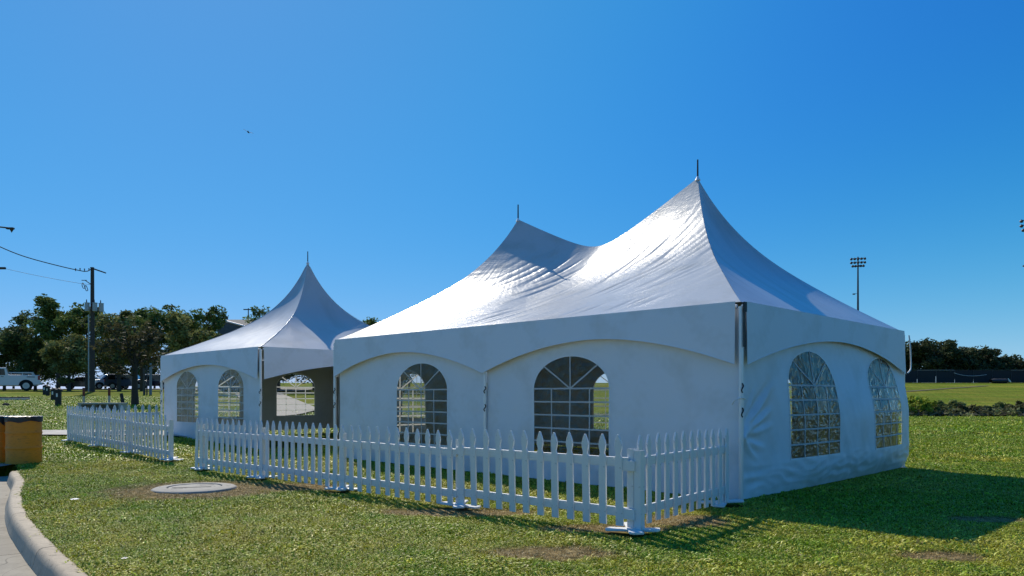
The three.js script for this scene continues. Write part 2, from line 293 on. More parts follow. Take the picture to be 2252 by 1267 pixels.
  for (const [x, z] of legs) {
    const lx = x === 0 ? -0.012 : x === W ? W + 0.012 : x, lz = z === 0 ? 0.012 : z === -L ? -L - 0.012 : z;
    const l = part('leg', [cyl(0.031, 0.031, eave - 0.06, lx, (eave - 0.06) / 2, lz, 14), box(0.11, 0.012, 0.11, lx, 0.012, lz)], alu, t);
    const hook = (y) => { const pts = []; for (let i = 0; i <= 10; i++) { const a = i / 10 * Math.PI * 2; pts.push([lx - 0.04 + 0.022 * Math.sin(a), y + 0.055 - 0.011 * i, lz + 0.04]); } return tube(pts, 0.009, 6, 30); };
    part('hook', hook(1.42), black, l); part('hook', hook(1.12), black, l);
    part('collar', cyl(0.038, 0.038, 0.07, lx, 1.27, lz, 12), alu, l);
  }
  // walls with their windows
  for (const { face, s0, s1, y0 = 0.02, bump, windows = [], mat = vinylWall } of walls) {
    const map = (s, y) => FACE[face](s, y, -0.035 + bump(s, y));
    const sh = new THREE.Shape(); const n = 40; sh.moveTo(s0, y0); for (let i = 1; i <= n; i++) sh.lineTo(s0 + (s1 - s0) * i / n, y0); sh.lineTo(s1, eave - 0.06); sh.lineTo(s0, eave - 0.06); sh.closePath();
    for (const w of windows) sh.holes.push(arch(...w, THREE.Path));
    part('wall', warp(sh, map, face === 'right' ? 2 : true), mat, t);
    for (const [a, b, c, d] of windows) {
      const ry = (d - c) * 0.33, ys = d - ry, cs = (a + b) / 2, rx = (b - a) / 2, mw = face === 'far' ? 0.032 : 0.024, rows = 5, cols = 4;
      const ring = arch(a - 0.006, b + 0.006, c - 0.006, d + 0.006, THREE.Shape); ring.holes.push(arch(a + 0.02, b - 0.02, c + 0.02, d - 0.015, THREE.Path));
      const lift = (o) => (s, y) => FACE[face](s, y, -0.035 + bump(s, y) + o);
      const win = part('window', warp(ring, lift(0.004)), vinylTrim, t);
      const xs = [...Array(cols + 1)].map((_, i) => a + (b - a) * i / cols), yr = [...Array(rows + 1)].map((_, i) => c + (ys - c) * i / rows);
      for (let r = 0; r < rows; r++) for (let q = 0; q < cols; q++) part('pane', gridGeo(4, 3, (i, j) => { const s = xs[q] + (xs[q + 1] - xs[q]) * i, y = yr[r] + (yr[r + 1] - yr[r]) * j; return [lift(0)(s, y), [s, y]]; }), film, win);
      const cuts = [0, Math.PI / 4, Math.PI / 2, Math.PI * 0.75, Math.PI], onArch = (f) => [cs + rx * Math.cos(f), ys + ry * Math.sin(f)];
      for (let k = 0; k < 4; k++) part('pane', gridGeo(6, 4, (i, j) => { const [ex, ey] = onArch(cuts[k] + (cuts[k + 1] - cuts[k]) * i), s = cs + (ex - cs) * j, y = ys + (ey - ys) * j; return [lift(0)(s, y), [s, y]]; }), film, win);
      const strip = (p, q) => { const dx = q[0] - p[0], dy = q[1] - p[1], l = Math.hypot(dx, dy), nx = -dy / l * mw / 2, ny = dx / l * mw / 2; return gridGeo(14, 1, (i, j) => { const o = 2 * j - 1, s = p[0] + dx * i + nx * o, y = p[1] + dy * i + ny * o; return [lift(0.006)(s, y), [s, y]]; }); };
      for (let r = 1; r <= rows; r++) part('glazing_bar', strip([a, yr[r]], [b, yr[r]]), vinylBar, win);
      for (let q = 1; q < cols; q++) part('glazing_bar', strip([xs[q], c], [xs[q], ys - mw / 2]), vinylBar, win);
      for (const f of [cuts[1], cuts[2], cuts[3]]) part('glazing_bar', strip([cs, ys], onArch(f)), vinylBar, win);
    }
  }
}
const flat = (k) => (s, y) => 0.022 * nz(s * 0.9 + k, y * 0.5, k) + 0.012 * nz(s * 2.6 + k + 0.5 * y, y * 0.45, 2) + 0.006 * nz(s * 7 + k - 1.2 * y, y * 0.8, 5) - 0.04 * ss(0.9, 0, y) * nz(s * 0.9, 3, k) - 0.005 * Math.exp(-(((y - 1.02 - 0.015 * nz(s * 2, k)) / 0.03) ** 2)) - 0.004 * Math.exp(-((((s % 1.52) - 0.76) / 0.03) ** 2));
{
  const big = thing('twin_peak_tent', 'large white marquee tent with two peaks and arched windows, behind the picket fence corner', 'tent', [B0[0], 0, -B0[1]], TH);
  const fan = (x, z, px, pz) => { const dx = (x - px) * 1.35, dz = z - pz, r = Math.hypot(dx, dz), a = Math.atan2(dx, dz); return [r, a]; };
  makeTent(big, {
    W: TW, L: TL, bays: 2, hp: 5.15, inset: 2.4, ridgeY: 4.26, prof: { a: 0.62, k: 0.25 }, roofMat: vinylRoof,
    folds: (x, z, j, kind) => {
      const fade = ss(0, 0.08, j) * ss(1, 0.86, j);
      if (kind !== 'front') return 0.012 * fade * nz(x * 0.8, z * 0.8, 7);
      const [r, a] = fan(x, z, TW / 2, -2.4);                         // long creases fanning down from the near peak
      const w = ss(0.7, 1.8, r) * ss(0.1, 0.5, (-2.4 - z) / (r + 0.01)), c1 = nz(a * 21, r * 0.45, 1.7), c2 = nz(a * 52 + 4, r * 0.9, 3.1), mask = ss(-0.25, 0.3, nz(a * 3.2, r * 0.5, 8));
      const [r2, a2] = fan(x, z, TW / 2, -(TL - 2.4)), k2 = nz(a2 * 19, r2 * 0.5, 6) * ss(0.4, 1, r2) * ss(2.6, 1.2, r2);
      const t = 0.72 * x - 0.69 * z, al = -0.69 * x - 0.72 * z, bend = 0.25 * nz(al * 0.5, t * 0.4, 3);       // long slanting creases between the peaks and the eave
      const thin = (n, k) => Math.max(0, 1 - Math.abs(n) * k), reg = ss(-0.4, -1.6, z) * ss(-7.2, -5.2, z) * ss(0, 0.5, x);
      const c3 = thin(nz((t + bend) * 3.1, al * 0.38, 11), 5) * ss(-0.25, 0.2, nz(t * 0.9, al * 0.6, 21)), c4 = thin(nz((t + bend) * 6.3 + 9, al * 0.8, 15), 3.2) * ss(-0.1, 0.35, nz(t * 1.3 + 5, al * 0.9, 25));
      return fade * (0.35 * w * mask * (0.017 * (1 - 2 * Math.abs(c1)) + 0.008 * c2) - reg * (0.020 * c3 + 0.010 * c4) + 0.004 * k2 + 0.010 * nz(x * 0.9, z * 0.9, 4));
    },
    walls: [
      { face: 'front', s0: 0.02, s1: TL / 2 - 0.006, bump: flat(1), windows: [[2.03, 3.54, 0.42, 1.93]] },
      { face: 'front', s0: TL / 2 + 0.006, s1: TL - 0.10, bump: flat(2), windows: [[5.60, 7.12, 0.42, 1.93]] },
      { face: 'right', s0: 0.03, s1: TW - 0.03, bump: (s, y) => {
        const f = ss(0, 2.2, s) * (1 - 0.3 * ss(4.6, 6.1, s)), low = ss(2.1, 0.9, y), tuck = Math.sqrt(ss(-0.02, 0.45, y));
        const sk = 0.75 + 0.5 * ss(1.5, 4.2, s);
        let crease = 0;                                             // folds pulled out of the tie at the corner leg
        for (const [ang, len, amp, wd] of [[0.62, 1.15, 0.05, 0.05], [0.36, 0.95, 0.045, 0.045], [0.12, 0.9, 0.03, 0.04], [-0.28, 0.7, 0.035, 0.045], [-0.6, 0.6, 0.03, 0.04], [0.95, 0.8, 0.025, 0.04]]) {
          const dx = s - 0.04, dy = y - 0.80, along = dx * Math.cos(ang) + dy * Math.sin(ang), off = -dx * Math.sin(ang) + dy * Math.cos(ang) - 0.05 * along * along;
          if (along > 0 && along < len) crease += amp * Math.sin(Math.PI * Math.pow(along / len, 0.6)) * (Math.exp(-((off / wd) ** 2)) - 0.7 * Math.exp(-(((off - 1.6 * wd) / wd) ** 2)));
        }
        return (0.04 + 0.16 * low * tuck * sk) * f - 0.01 + crease + 0.035 * ss(0.6, 0.1, y) * (1 - 2 * Math.abs(nz(s * 2.2, y * 7, 3))) * tuck + 0.02 * nz(s * 1.3, y * 0.8, 6) + 0.010 * nz(s * 5 + y * 2, y * 1.5, 2);
      }, windows: [[1.28, 2.80, 0.45, 1.97], [4.12, 5.62, 0.45, 1.97]] },
      { mat: vinylShaded, face: 'back', s0: 0.05, s1: TL / 2 - 0.03, bump: flat(3), windows: [[2.03, 3.54, 0.45, 1.95]] },
      { mat: vinylShaded, face: 'back', s0: TL / 2 + 0.03, s1: TL - 0.05, bump: flat(4), windows: [[5.60, 7.12, 0.45, 1.95]] },
      { mat: vinylShaded, face: 'far', s0: 0.05, s1: TW - 0.05, bump: flat(5), windows: [[0.9, 2.4, 0.45, 1.95], [3.7, 5.2, 0.45, 1.95]] },
    ],
  });
  part('corner_strap', [box(0.035, 0.55, 0.012, -0.035, 2.2, 0.065), box(0.07, 0.12, 0.012, -0.02, 2.42, 0.072)], black, big);
  part('corner_strap', tube([[TW + 0.08, 2.42, 0.09], [TW + 0.12, 2.2, 0.10], [TW + 0.155, 1.88, 0.10], [TW + 0.13, 1.80, 0.10], [TW + 0.04, 1.73, 0.08]], 0.013, 8, 40), whitePaint, big);
  part('tie', tube([[0.02, 1.28, 0.06], [-0.05, 1.30, 0.05], [-0.10, 1.27, -0.02], [-0.06, 1.22, -0.08]], 0.008, 6, 24), whitePaint, big);

  const small = thing('single_peak_tent', 'smaller white marquee tent with one peak, half hidden behind the big one', 'tent', [S0[0], 0, -S0[1]], TH2);
  makeTent(small, {
    W: TW, L: TW, bays: 1, hp: 5.29, inset: TW / 2, ridgeY: 5.29, prof: { a: 0.5, k: 0.21 }, roofMat: vinylRoofSmooth,
    folds: (x, z, j, kind) => ss(0, 0.1, j) * ss(1, 0.85, j) * (0.012 * nz(x * 0.7, z * 0.7, 12) + 0.006 * nz(x * 3, z * 3, 5)),
    walls: [
      { face: 'front', s0: 0.06, s1: TW - 0.05, bump: flat(7), windows: [[0.95, 2.4, 0.55, 2.0], [3.65, 5.1, 0.55, 2.0]] },
      { mat: vinylShaded, face: 'back', s0: 0.05, s1: TW - 0.05, bump: flat(8), windows: [[0.95, 2.4, 0.6, 2.05], [3.65, 5.1, 0.6, 2.05]] },
      { mat: vinylShaded, face: 'far', s0: 0.05, s1: TW - 0.05, y0: 0.16, bump: flat(9), windows: [[0.95, 2.4, 0.62, 2.07], [3.65, 5.1, 0.62, 2.07]] },
    ],
  });
}

// ---------------------------------------------------------------- picket fences
const picketShape = new THREE.Shape();
{ const h = 0.87, w = 0.0385; picketShape.moveTo(-w, 0); picketShape.lineTo(w, 0); picketShape.lineTo(w, h - 0.24);
  picketShape.bezierCurveTo(w, h - 0.21, w * 0.62, h - 0.205, w * 0.62, h - 0.18); picketShape.bezierCurveTo(w * 0.62, h - 0.155, w * 1.0, h - 0.14, w * 0.98, h - 0.105);
  picketShape.bezierCurveTo(w * 0.95, h - 0.06, w * 0.35, h - 0.03, 0.004, h); picketShape.lineTo(-0.004, h); picketShape.bezierCurveTo(-w * 0.35, h - 0.03, -w * 0.95, h - 0.06, -w * 0.98, h - 0.105);
  picketShape.bezierCurveTo(-w * 1.0, h - 0.14, -w * 0.62, h - 0.155, -w * 0.62, h - 0.18); picketShape.bezierCurveTo(-w * 0.62, h - 0.205, -w, h - 0.21, -w, h - 0.24); picketShape.closePath(); }
const picketGeo = new THREE.ExtrudeGeometry(picketShape, { depth: 0.016, bevelEnabled: true, bevelSize: 0.003, bevelThickness: 0.003, bevelSegments: 1, curveSegments: 5 });
const scuffTex = dataTex(256, (x, y) => { const s = tileNoise(x, y, 30, 2) > 0.36 ? 0.22 : 0; return 0.97 - 0.07 * Math.abs(tileNoise(x, y, 6, 1)) - s * (tileNoise(x, y, 5, 7) > 0.1 ? 1 : 0.15); });
const plasticMat = std([0.74, 0.745, 0.75], 0.4, { map: scuffTex });
const footGeo = (() => { const s = new THREE.Shape(); s.moveTo(-0.20, -0.035); s.quadraticCurveTo(-0.23, 0, -0.20, 0.05); s.lineTo(-0.05, 0.035); s.lineTo(0.05, 0.035); s.lineTo(0.20, 0.05); s.quadraticCurveTo(0.23, 0, 0.20, -0.035); s.lineTo(0.05, -0.035); s.lineTo(-0.05, -0.035); s.closePath(); return new THREE.ExtrudeGeometry(s, { depth: 0.012, bevelEnabled: true, bevelSize: 0.006, bevelThickness: 0.006, bevelSegments: 2 }).rotateX(-Math.PI / 2).scale(1.2, 1, 1.4); })();
reseed(77);
function fencePost(x, zf, dir, label, double = false, lean = 0) {
  const y = ground(x, zf), t = thing('fence_post', label, 'fence post', [x, y, -zf], dir, 'white posts carrying the picket sections');
  const h = 0.80, r = 0.036, s = new THREE.Shape(); s.moveTo(-r, -r); s.lineTo(r, -r); s.lineTo(r, r); s.lineTo(-r, r); s.closePath();
  const hole = new THREE.Path(); const q = r - 0.006; hole.moveTo(-q, -q); hole.lineTo(-q, q); hole.lineTo(q, q); hole.lineTo(q, -q); hole.closePath(); s.holes.push(hole);
  const p = part('post', new THREE.ExtrudeGeometry(s, { depth: h, bevelEnabled: false }).rotateX(-Math.PI / 2).translate(0, 0.018, -0.062), plasticMat, t); p.rotation.z = lean;
  const f1 = part('foot', footGeo.clone(), plasticMat, t); f1.position.set(0, 0.040, -0.062); f1.rotation.y = 0.35 + rr(-0.15, 0.15); f1.rotation.z = rr(-0.05, 0.05);
  const f2 = part('foot', footGeo.clone(), plasticMat, t); f2.position.set(0, 0.054, -0.062); f2.rotation.y = -0.75 + rr(-0.15, 0.15); f2.rotation.z = rr(-0.04, 0.04);
  if (double) { part('bracket', [box(0.15, 0.10, 0.03, -0.01, 0.66, -0.008, 0.004), box(0.15, 0.10, 0.03, -0.01, 0.20, -0.008, 0.004)], plasticMat, t); part('post', new THREE.ExtrudeGeometry(s, { depth: h - 0.01, bevelEnabled: false }).rotateX(-Math.PI / 2).translate(0.085, 0.018, -0.05), plasticMat, t); }
  return t;
}
let protoSection = null;
function section(a, b, label) {                       // a and b: x, distance ahead, left to right as seen from outside
  const dx = b[0] - a[0], dz = b[1] - a[1], len = Math.hypot(dx, dz), turn = Math.atan2(dz, dx), ya = ground(...a), yb = ground(...b);
  const t = thing('picket_fence', label, 'picket fence', [a[0], ya, -a[1]], turn, 'white picket fence sections');
  t.rotation.order = 'YXZ'; t.rotation.z = Math.atan2(yb - ya, len) + rr(-0.006, 0.006); t.rotation.x = rr(-0.02, 0.02); t.position.y += rr(-0.012, 0.016);
  const n = 12, step = len / n;
  for (let i = 0; i < n; i++) { const p = part('picket', picketGeo, plasticMat, t); p.position.set(step * (i + 0.5), 0.062 + rr(-0.006, 0.006), -0.005); p.rotation.z = rr(-0.014, 0.014); p.position.z += rr(-0.004, 0.002); }
  for (const y of [0.675, 0.195]) part('rail', box(len - 0.006, 0.088, 0.034, len / 2, y, -0.0235, 0.004), plasticMat, t);
  return t;
}
{
  const p0 = [-5.46, 12.94], p4 = [1.11, 7.05], dir = [(p4[0] - p0[0]), (p4[1] - p0[1])];
  const onRun = (u) => { const k = (u - CX) / F, t = (k * p0[1] - p0[0]) / (dir[0] - k * dir[1]); return [p0[0] + dir[0] * t, p0[1] + dir[1] * t]; };
  const posts = [437, 568, 745, 1003].map(onRun); posts.push(p4);
  const names = ['at the left end of the near run, beside the opening', 'second from the opening in the near run', 'third from the opening, in front of the big tent\'s left edge', 'in the middle of the near run, in front of the big tent'];
  const turn = Math.atan2(dir[1], dir[0]);
  for (let i = 0; i < 4; i++) { fencePost(...posts[i], turn, 'white fence post ' + names[i], false, i === 1 ? -0.04 : rr(-0.015, 0.015)); }
  fencePost(...p4, turn, 'thick white double post at the near corner of the picket fence', true);
  const sl = ['white picket section beside the fence opening, in front of the small tent', 'white picket section in front of the gap between the two tents', 'white picket section in front of the big tent\'s left window', 'nearest white picket section, in front of the big tent\'s wide window'];
  const ext = [posts[0][0] - 0.13, posts[0][1] + 0.117];
  for (let i = 0; i < 4; i++) section(i ? posts[i] : ext, posts[i + 1], sl[i]);
  const e = [2.60, 8.86]; section([p4[0] + 0.07, p4[1] + 0.085], e, 'white picket section running back from the corner post to the big tent\'s corner');
  fencePost(e[0] - 0.05, e[1] - 0.06, Math.atan2(1.8, 1.49), 'white fence post standing against the big tent\'s near corner leg');
  const l0 = [-11.45, 19.1], l3 = [-6.73, 14.5], q = (t) => [l0[0] + (l3[0] - l0[0]) * t, l0[1] + (l3[1] - l0[1]) * t], tl = Math.atan2(l3[1] - l0[1], l3[0] - l0[0]);
  const ll = ['far left white picket section beside the footpath', 'white picket section in the middle of the left run', 'white picket section of the left run ending at the opening'];
  const lp = ['white post at the far left end of the fence, on the footpath side', 'white post at the first joint of the left run', 'white post at the second joint of the left run', 'white post at the left side of the fence opening'];
  for (let i = 0; i < 4; i++) { fencePost(...q(i / 3), tl, lp[i]); if (i < 3) section(q(i / 3), q((i + 1) / 3), ll[i]); }
  section([l0[0] + 0.1, l0[1] + 0.1], [l0[0] + 1.62, l0[1] + 1.62], 'rear white picket section seen over the left run, reaching to the small tent');
}

// ---------------------------------------------------------------- drums, manhole, scraps
{
  const cv = document.createElement('canvas'); cv.width = 1024; cv.height = 512; const c = cv.getContext('2d');
  c.fillStyle = '#d98a1c'; c.fillRect(0, 0, 1024, 512); reseed(5);
  for (let i = 0; i < 900; i++) { c.globalAlpha = 0.10; c.fillStyle = ['#7a3d10', '#e0953a', '#9c5414', '#5a3018'][i & 3]; const x = rnd() * 1024, y = rnd() * 512; c.beginPath(); c.ellipse(x, y, 2 + rnd() * 22, 1 + rnd() * 9, 0, 0, 7); c.fill(); }
  for (let i = 0; i < 130; i++) { c.globalAlpha = 0.45; c.fillStyle = '#4a2410'; c.fillRect(rnd() * 1024, rnd() * 512, 1 + rnd() * 5, 1 + rnd() * 3); }
  c.globalAlpha = 0.9; c.strokeStyle = '#5c1410'; c.lineWidth = 9; c.lineCap = 'round';
  const mark = (x, y) => { c.beginPath(); c.moveTo(x, y); c.bezierCurveTo(x + 10, y - 26, x + 34, y - 22, x + 30, y + 4); c.bezierCurveTo(x + 26, y + 22, x + 8, y + 8, x + 20, y + 2); c.moveTo(x + 42, y + 10); c.bezierCurveTo(x + 48, y - 14, x + 60, y - 10, x + 58, y + 12); c.moveTo(x + 70, y - 6); c.lineTo(x + 74, y + 14); c.bezierCurveTo(x + 84, y - 8, x + 96, y - 2, x + 92, y + 18); c.moveTo(x + 104, y + 2); c.lineTo(x + 118, y + 20); c.stroke(); };
  mark(700, 270);
  const tex = new THREE.CanvasTexture(cv); tex.colorSpace = THREE.SRGBColorSpace; tex.wrapS = THREE.RepeatWrapping;
  const dm = std([1, 0.92, 0.6], 0.5, { map: tex });
  const bag = std([0.012, 0.012, 0.014], 0.32);
  function drum(x, zf, turn, label) {
    const t = thing('steel_drum', label, 'drum', [x, ground(x, zf), -zf], turn, 'orange drums used as bins');
    const R = 0.295, pr = [[0.02, 0.02], [R - 0.02, 0.02], [R, 0.0], [R + 0.004, 0.012], [R, 0.03]]; for (let y = 0.05; y < 0.86; y += 0.015) { const rib = 0.013 * (Math.exp(-(((y - 0.30) / 0.016) ** 2)) + Math.exp(-(((y - 0.585) / 0.016) ** 2))); pr.push([R + rib, y]); } pr.push([R + 0.006, 0.872], [R - 0.01, 0.88], [R - 0.012, 0.5]);
    part('body', new THREE.LatheGeometry(pr.map(([a, b]) => new THREE.Vector2(a, b)), 56), dm, t);
    const n = 64, pos = [], idx = [];                              // the bin bag folded over the rim
    for (let j = 0; j <= 8; j++) for (let i = 0; i <= n; i++) { const a = i / n * 6.28318, drop = 0.10 + 0.045 * nz(Math.cos(a) * 1.6 + x, Math.sin(a) * 1.6, 2) + 0.10 * Math.max(0, Math.cos(a - 1.9)) ** 26, k = j / 8;
      const r = k < 0.35 ? R - 0.10 + k / 0.35 * 0.115 : R + 0.015 + 0.008 * nz(a * 7, k * 3, 1), y = k < 0.35 ? 0.86 + 0.04 * Math.sin(k / 0.35 * 1.57) + 0.012 * nz(a * 5, k * 4, 3) : 0.90 - drop * (k - 0.35) / 0.65 + 0.005 * nz(a * 9, k, 5);
      pos.push(r * Math.cos(a), y, r * Math.sin(a)); }
    for (let j = 0; j < 8; j++) for (let i = 0; i < n; i++) { const a = j * (n + 1) + i; idx.push(a, a + 1, a + n + 1, a + 1, a + n + 2, a + n + 1); }
    const g = new THREE.BufferGeometry(); g.setAttribute('position', new THREE.Float32BufferAttribute(pos, 3)); g.setIndex(idx); g.computeVertexNormals();
    part('bin_bag', g, bag, t);
    part('bag_lining', new THREE.CircleGeometry(R - 0.02, 32).rotateX(-Math.PI / 2).translate(0, 0.62, 0), bag, t);
    part('bag_lining', new THREE.CylinderGeometry(R - 0.015, R - 0.02, 0.26, 40, 1, true).translate(0, 0.75, 0), bag, t);
    return t;
  }
  drum(-9.33, 14.18, -0.9, 'orange steel drum with black bag rim, right of the two by the kerb end');
  drum(-9.98, 14.42, 1.3, 'orange steel drum cut off by the left edge of the photo');
}
{
  const p = P(428, 1075, 10.56), x = p[0], zf = 10.56, y = ground(x, zf);
  const t = thing('manhole', 'round weathered concrete manhole cover with a dark slot, set in dry grass', 'manhole', [x, y, -zf], 0.25);
  const mm = concMat([0.40, 0.375, 0.33]);
  const lathe = (pr) => new THREE.LatheGeometry(pr.map(([a, b]) => new THREE.Vector2(a, b)), 56);
  part('ring', lathe([[0.36, -0.05], [0.36, 0.030], [0.385, 0.031], [0.53, 0.024], [0.565, 0.008], [0.58, -0.08]]), mm, t);
  part('lid', lathe([[0, 0.026], [0.34, 0.026], [0.353, 0.022], [0.355, -0.03]]), std([0.37, 0.35, 0.31], 0.85, { map: concTex, bumpMap: concTex, bumpScale: 0.012 }), t);
  part('slot', [box(0.52, 0.012, 0.06, -0.03, 0.0225, 0.06, 0.005), box(0.2, 0.012, 0.03, 0.14, 0.0225, -0.18, 0.005), box(0.16, 0.012, 0.025, -0.2, 0.0225, 0.2, 0.005)], std([0.03, 0.03, 0.03], 0.9), t);
}
{
  const scrap = (u, v, w, label, c) => { const zf = F * EYE / (v - HOR), x = (u - CX) / F * zf; const g = gridGeo(5, 4, (i, j) => [[(i - 0.5) * w, 0.05 + 0.02 * nz(i * 4, j * 4, u), (j - 0.5) * w * 0.7], [i, j]]); const m = part(numbered('paper_scrap'), g, std(c, 0.7), scene); m.position.set(x, ground(x, zf), -zf); m.rotation.y = u; tag(m, label, 'litter'); };
  scrap(163, 1106, 0.10, 'small white paper scrap on the grass beside the kerb', [0.8, 0.8, 0.78]);
  scrap(274, 1241, 0.05, 'tiny pale scrap in the grass near the bottom of the kerb', [0.7, 0.66, 0.55]);
}

// ---------------------------------------------------------------- foliage
const leafMats = {};
function leafMat(key, rough = 0.55, tr = 0.25) { return leafMats[key] ??= new THREE.MeshPhysicalMaterial({ color: 0xffffff, vertexColors: true, roughness: rough, transmission: tr, thickness: 0, side: THREE.DoubleSide, specularIntensity: 0.12 }); }
function leaves(list, size, tint, spread) {           // list of clumps [x, y, z, r, n, shade]
  const pos = [], col = [], nor = [], v = new THREE.Vector3(), a = new THREE.Vector3(), b = new THREE.Vector3();
  for (const [x, y, z, r, n, k] of list) for (let i = 0; i < n; i++) {
    do v.set(rr(-1, 1), rr(-1, 1), rr(-1, 1)); while (v.lengthSq() > 1);
    const c = [x + v.x * r, y + v.y * r * 0.75, z + v.z * r], s = size * rr(0.6, 1.3);
    a.set(gauss(), gauss() * 0.7, gauss()).normalize(); b.set(gauss(), gauss(), gauss()).cross(a).normalize();
    const q = [[-1, 0], [0, -0.45], [1, 0], [0, 0.45]].map(([e, f]) => [c[0] + (a.x * e + b.x * f) * s, c[1] + (a.y * e + b.y * f) * s, c[2] + (a.z * e + b.z * f) * s]);
    const m = k * rr(1 - spread, 1 + spread), w = rr(-0.12, 0.12), cc = [tint[0] * m * (1 + w), tint[1] * m, tint[2] * m * (1 - w)];
    const nn = a.clone().cross(b);
    for (const e of [0, 1, 2, 0, 2, 3]) { pos.push(...q[e]); col.push(...cc); nor.push(nn.x, nn.y, nn.z); }
  }
  const g = new THREE.BufferGeometry(); g.setAttribute('position', new THREE.Float32BufferAttribute(pos, 3)); g.setAttribute('normal', new THREE.Float32BufferAttribute(nor, 3)); g.setAttribute('color', new THREE.Float32BufferAttribute(col, 3)); return g;
}
const bark = std([0.075, 0.06, 0.05], 0.95);
const barkDark = std([0.045, 0.038, 0.034], 0.95);
function tree({ name = 'tree', label, u, top, zf, w, base = 0.25, dens = 1, tint = [0.05, 0.075, 0.022], leaf = 0.19, seed, group, trunkR = 0.16, clumps = 70, per = 95, gap = 0.6, flatTop = 0, bias = 1, bk = bark, lean = 0 }) {
  reseed(seed * 7919 + 13);
  const [x, yTop] = P(u, top, zf), g0 = ground(x, zf), H = yTop - g0, R = w / 2 / F * zf;
  const t = thing(name, label, 'tree', [x, g0, -zf], 0, group);
  const wood = [], yb = H * base, list = [], ends = [];
  const mid = [lean * H * 0.3, H * (base + 0.15), 0];
  wood.push(tube([[0, -0.2, 0], [lean * H * 0.1 + rr(-0.1, 0.1), yb * 0.6, rr(-0.1, 0.1)], mid, [lean * H * 0.5, H * 0.75, 0]], 1, 8, 14));
  { const p = wood[0].attributes.position, c = new THREE.CatmullRomCurve3([[0, -0.2, 0], mid, [lean * H * 0.5, H * 0.75, 0]].map((q) => new THREE.Vector3(...q))); wood.length = 0; }
  const trunkPts = [[0, -0.2, 0], [lean * H * 0.1, yb * 0.55, 0.05], mid, [lean * H * 0.5 + rr(-0.2, 0.2), H * 0.8, rr(-0.2, 0.2)]];
  const rad = [trunkR * 1.35, trunkR, trunkR * 0.75, trunkR * 0.15];
  for (let i = 0; i < 3; i++) wood.push(rod(trunkPts[i], trunkPts[i + 1], rad[i], rad[i + 1], 9));
  const nb = Math.round(9 + R * 1.2);
  for (let i = 0; i < nb; i++) {
    const f = rr(0.1, 0.95), s = [0, 1, 2].map((k) => trunkPts[2][k] * (1 - f) + trunkPts[3][k] * f); if (f < 0.5) s[1] = H * rr(base * 0.8, base + 0.2);
    const a = i * 2.399 + rr(-0.4, 0.4), q = rr(0.55, 1), yy = H * rr(Math.max(base, 0.3), 0.95), env = R * q * Math.sqrt(Math.max(0.08, 1 - ((yy / H - 0.55) / 0.5) ** 2));
    const e = [s[0] + Math.cos(a) * env, Math.max(yy, s[1] + 0.2), s[2] + Math.sin(a) * env], m = [(s[0] + e[0]) / 2 + rr(-0.2, 0.2), (s[1] + e[1]) / 2 + rr(0, 0.3), (s[2] + e[2]) / 2];
    wood.push(rod(s, m, trunkR * 0.38, trunkR * 0.24, 6), rod(m, e, trunkR * 0.24, trunkR * 0.07, 5)); ends.push(m, e);
    for (let k = 0; k < 2; k++) { const e2 = [e[0] + rr(-1, 1) * R * 0.3, e[1] + rr(-0.2, 0.6), e[2] + rr(-1, 1) * R * 0.3]; wood.push(rod(e, e2, trunkR * 0.08, trunkR * 0.03, 4)); ends.push(e2); }
  }
  part('trunk', wood, bk, t);
  const cn = Math.round(clumps * dens * 0.78);
  for (let i = 0, tries = 0; i < cn && tries < 6000; tries++) {
    const near = i < ends.length ? ends[i] : null; let cx, cy, cz;
    if (near) { [cx, cy, cz] = near; } else {
      const a = rnd() * 6.28318, vv = rr(-1, 1), rad2 = Math.pow(rnd(), 0.45 * bias); const hr = Math.sqrt(1 - vv * vv) * rad2, hv = vv * rad2;
      cx = lean * H * 0.4 + Math.cos(a) * hr * R; cz = Math.sin(a) * hr * R; cy = H * (base + (1 - base) * (0.5 + 0.5 * hv)); if (flatTop) cy = Math.min(cy, H * (0.97 - flatTop * (hr ** 2)));
      if (nz(cx * 0.38 + seed, cy * 0.38, cz * 0.38) < -0.3 + gap * 0.3 && rnd() < 0.85) continue;
    }
    list.push([cx, Math.min(cy, H * 0.96), cz, rr(0.5, 1.15) * Math.min(1.3, 0.4 + R * 0.18), Math.round(per * rr(0.6, 1.3)), rr(0.65, 1.35)]); i++;
  }
  part('crown', leaves(list, leaf, tint, 0.45), leafMat('tree', 0.7, 0.4), t);
  return t;
}
function bush({ label, u, top, zf, w, tint, seed, n = 26, per = 60, leaf = 0.10, cat = 'bush' }) {
  reseed(seed * 331 + 7); const [x, yTop] = P(u, top, zf), g0 = ground(x, zf), H = yTop - g0, R = w / 2 / F * zf;
  const t = thing('bush', label, cat, [x, g0, -zf], 0), list = [], wood = [];
  for (let i = 0; i < n; i++) { const a = rnd() * 6.28, q = Math.sqrt(rnd()), hh = H * Math.sqrt(1 - q * q * 0.85) * rr(0.25, 0.9); list.push([Math.cos(a) * q * R, hh, Math.sin(a) * q * R * 0.8, rr(0.14, 0.3) * (0.6 + H * 0.35), per, rr(0.6, 1.4)]); wood.push(rod([Math.cos(a) * q * R * 0.3, 0, Math.sin(a) * q * R * 0.3], [Math.cos(a) * q * R, hh + 0.1, Math.sin(a) * q * R * 0.8], 0.02, 0.006, 4)); }
  part('stems', wood, bark, t); part('leaves', leaves(list, leaf, tint, 0.5), leafMat('bush', 0.7, 0.4), t); return t;
}
const green = [0.15, 0.20, 0.055], olive = [0.24, 0.25, 0.09], deep = [0.10, 0.135, 0.05];
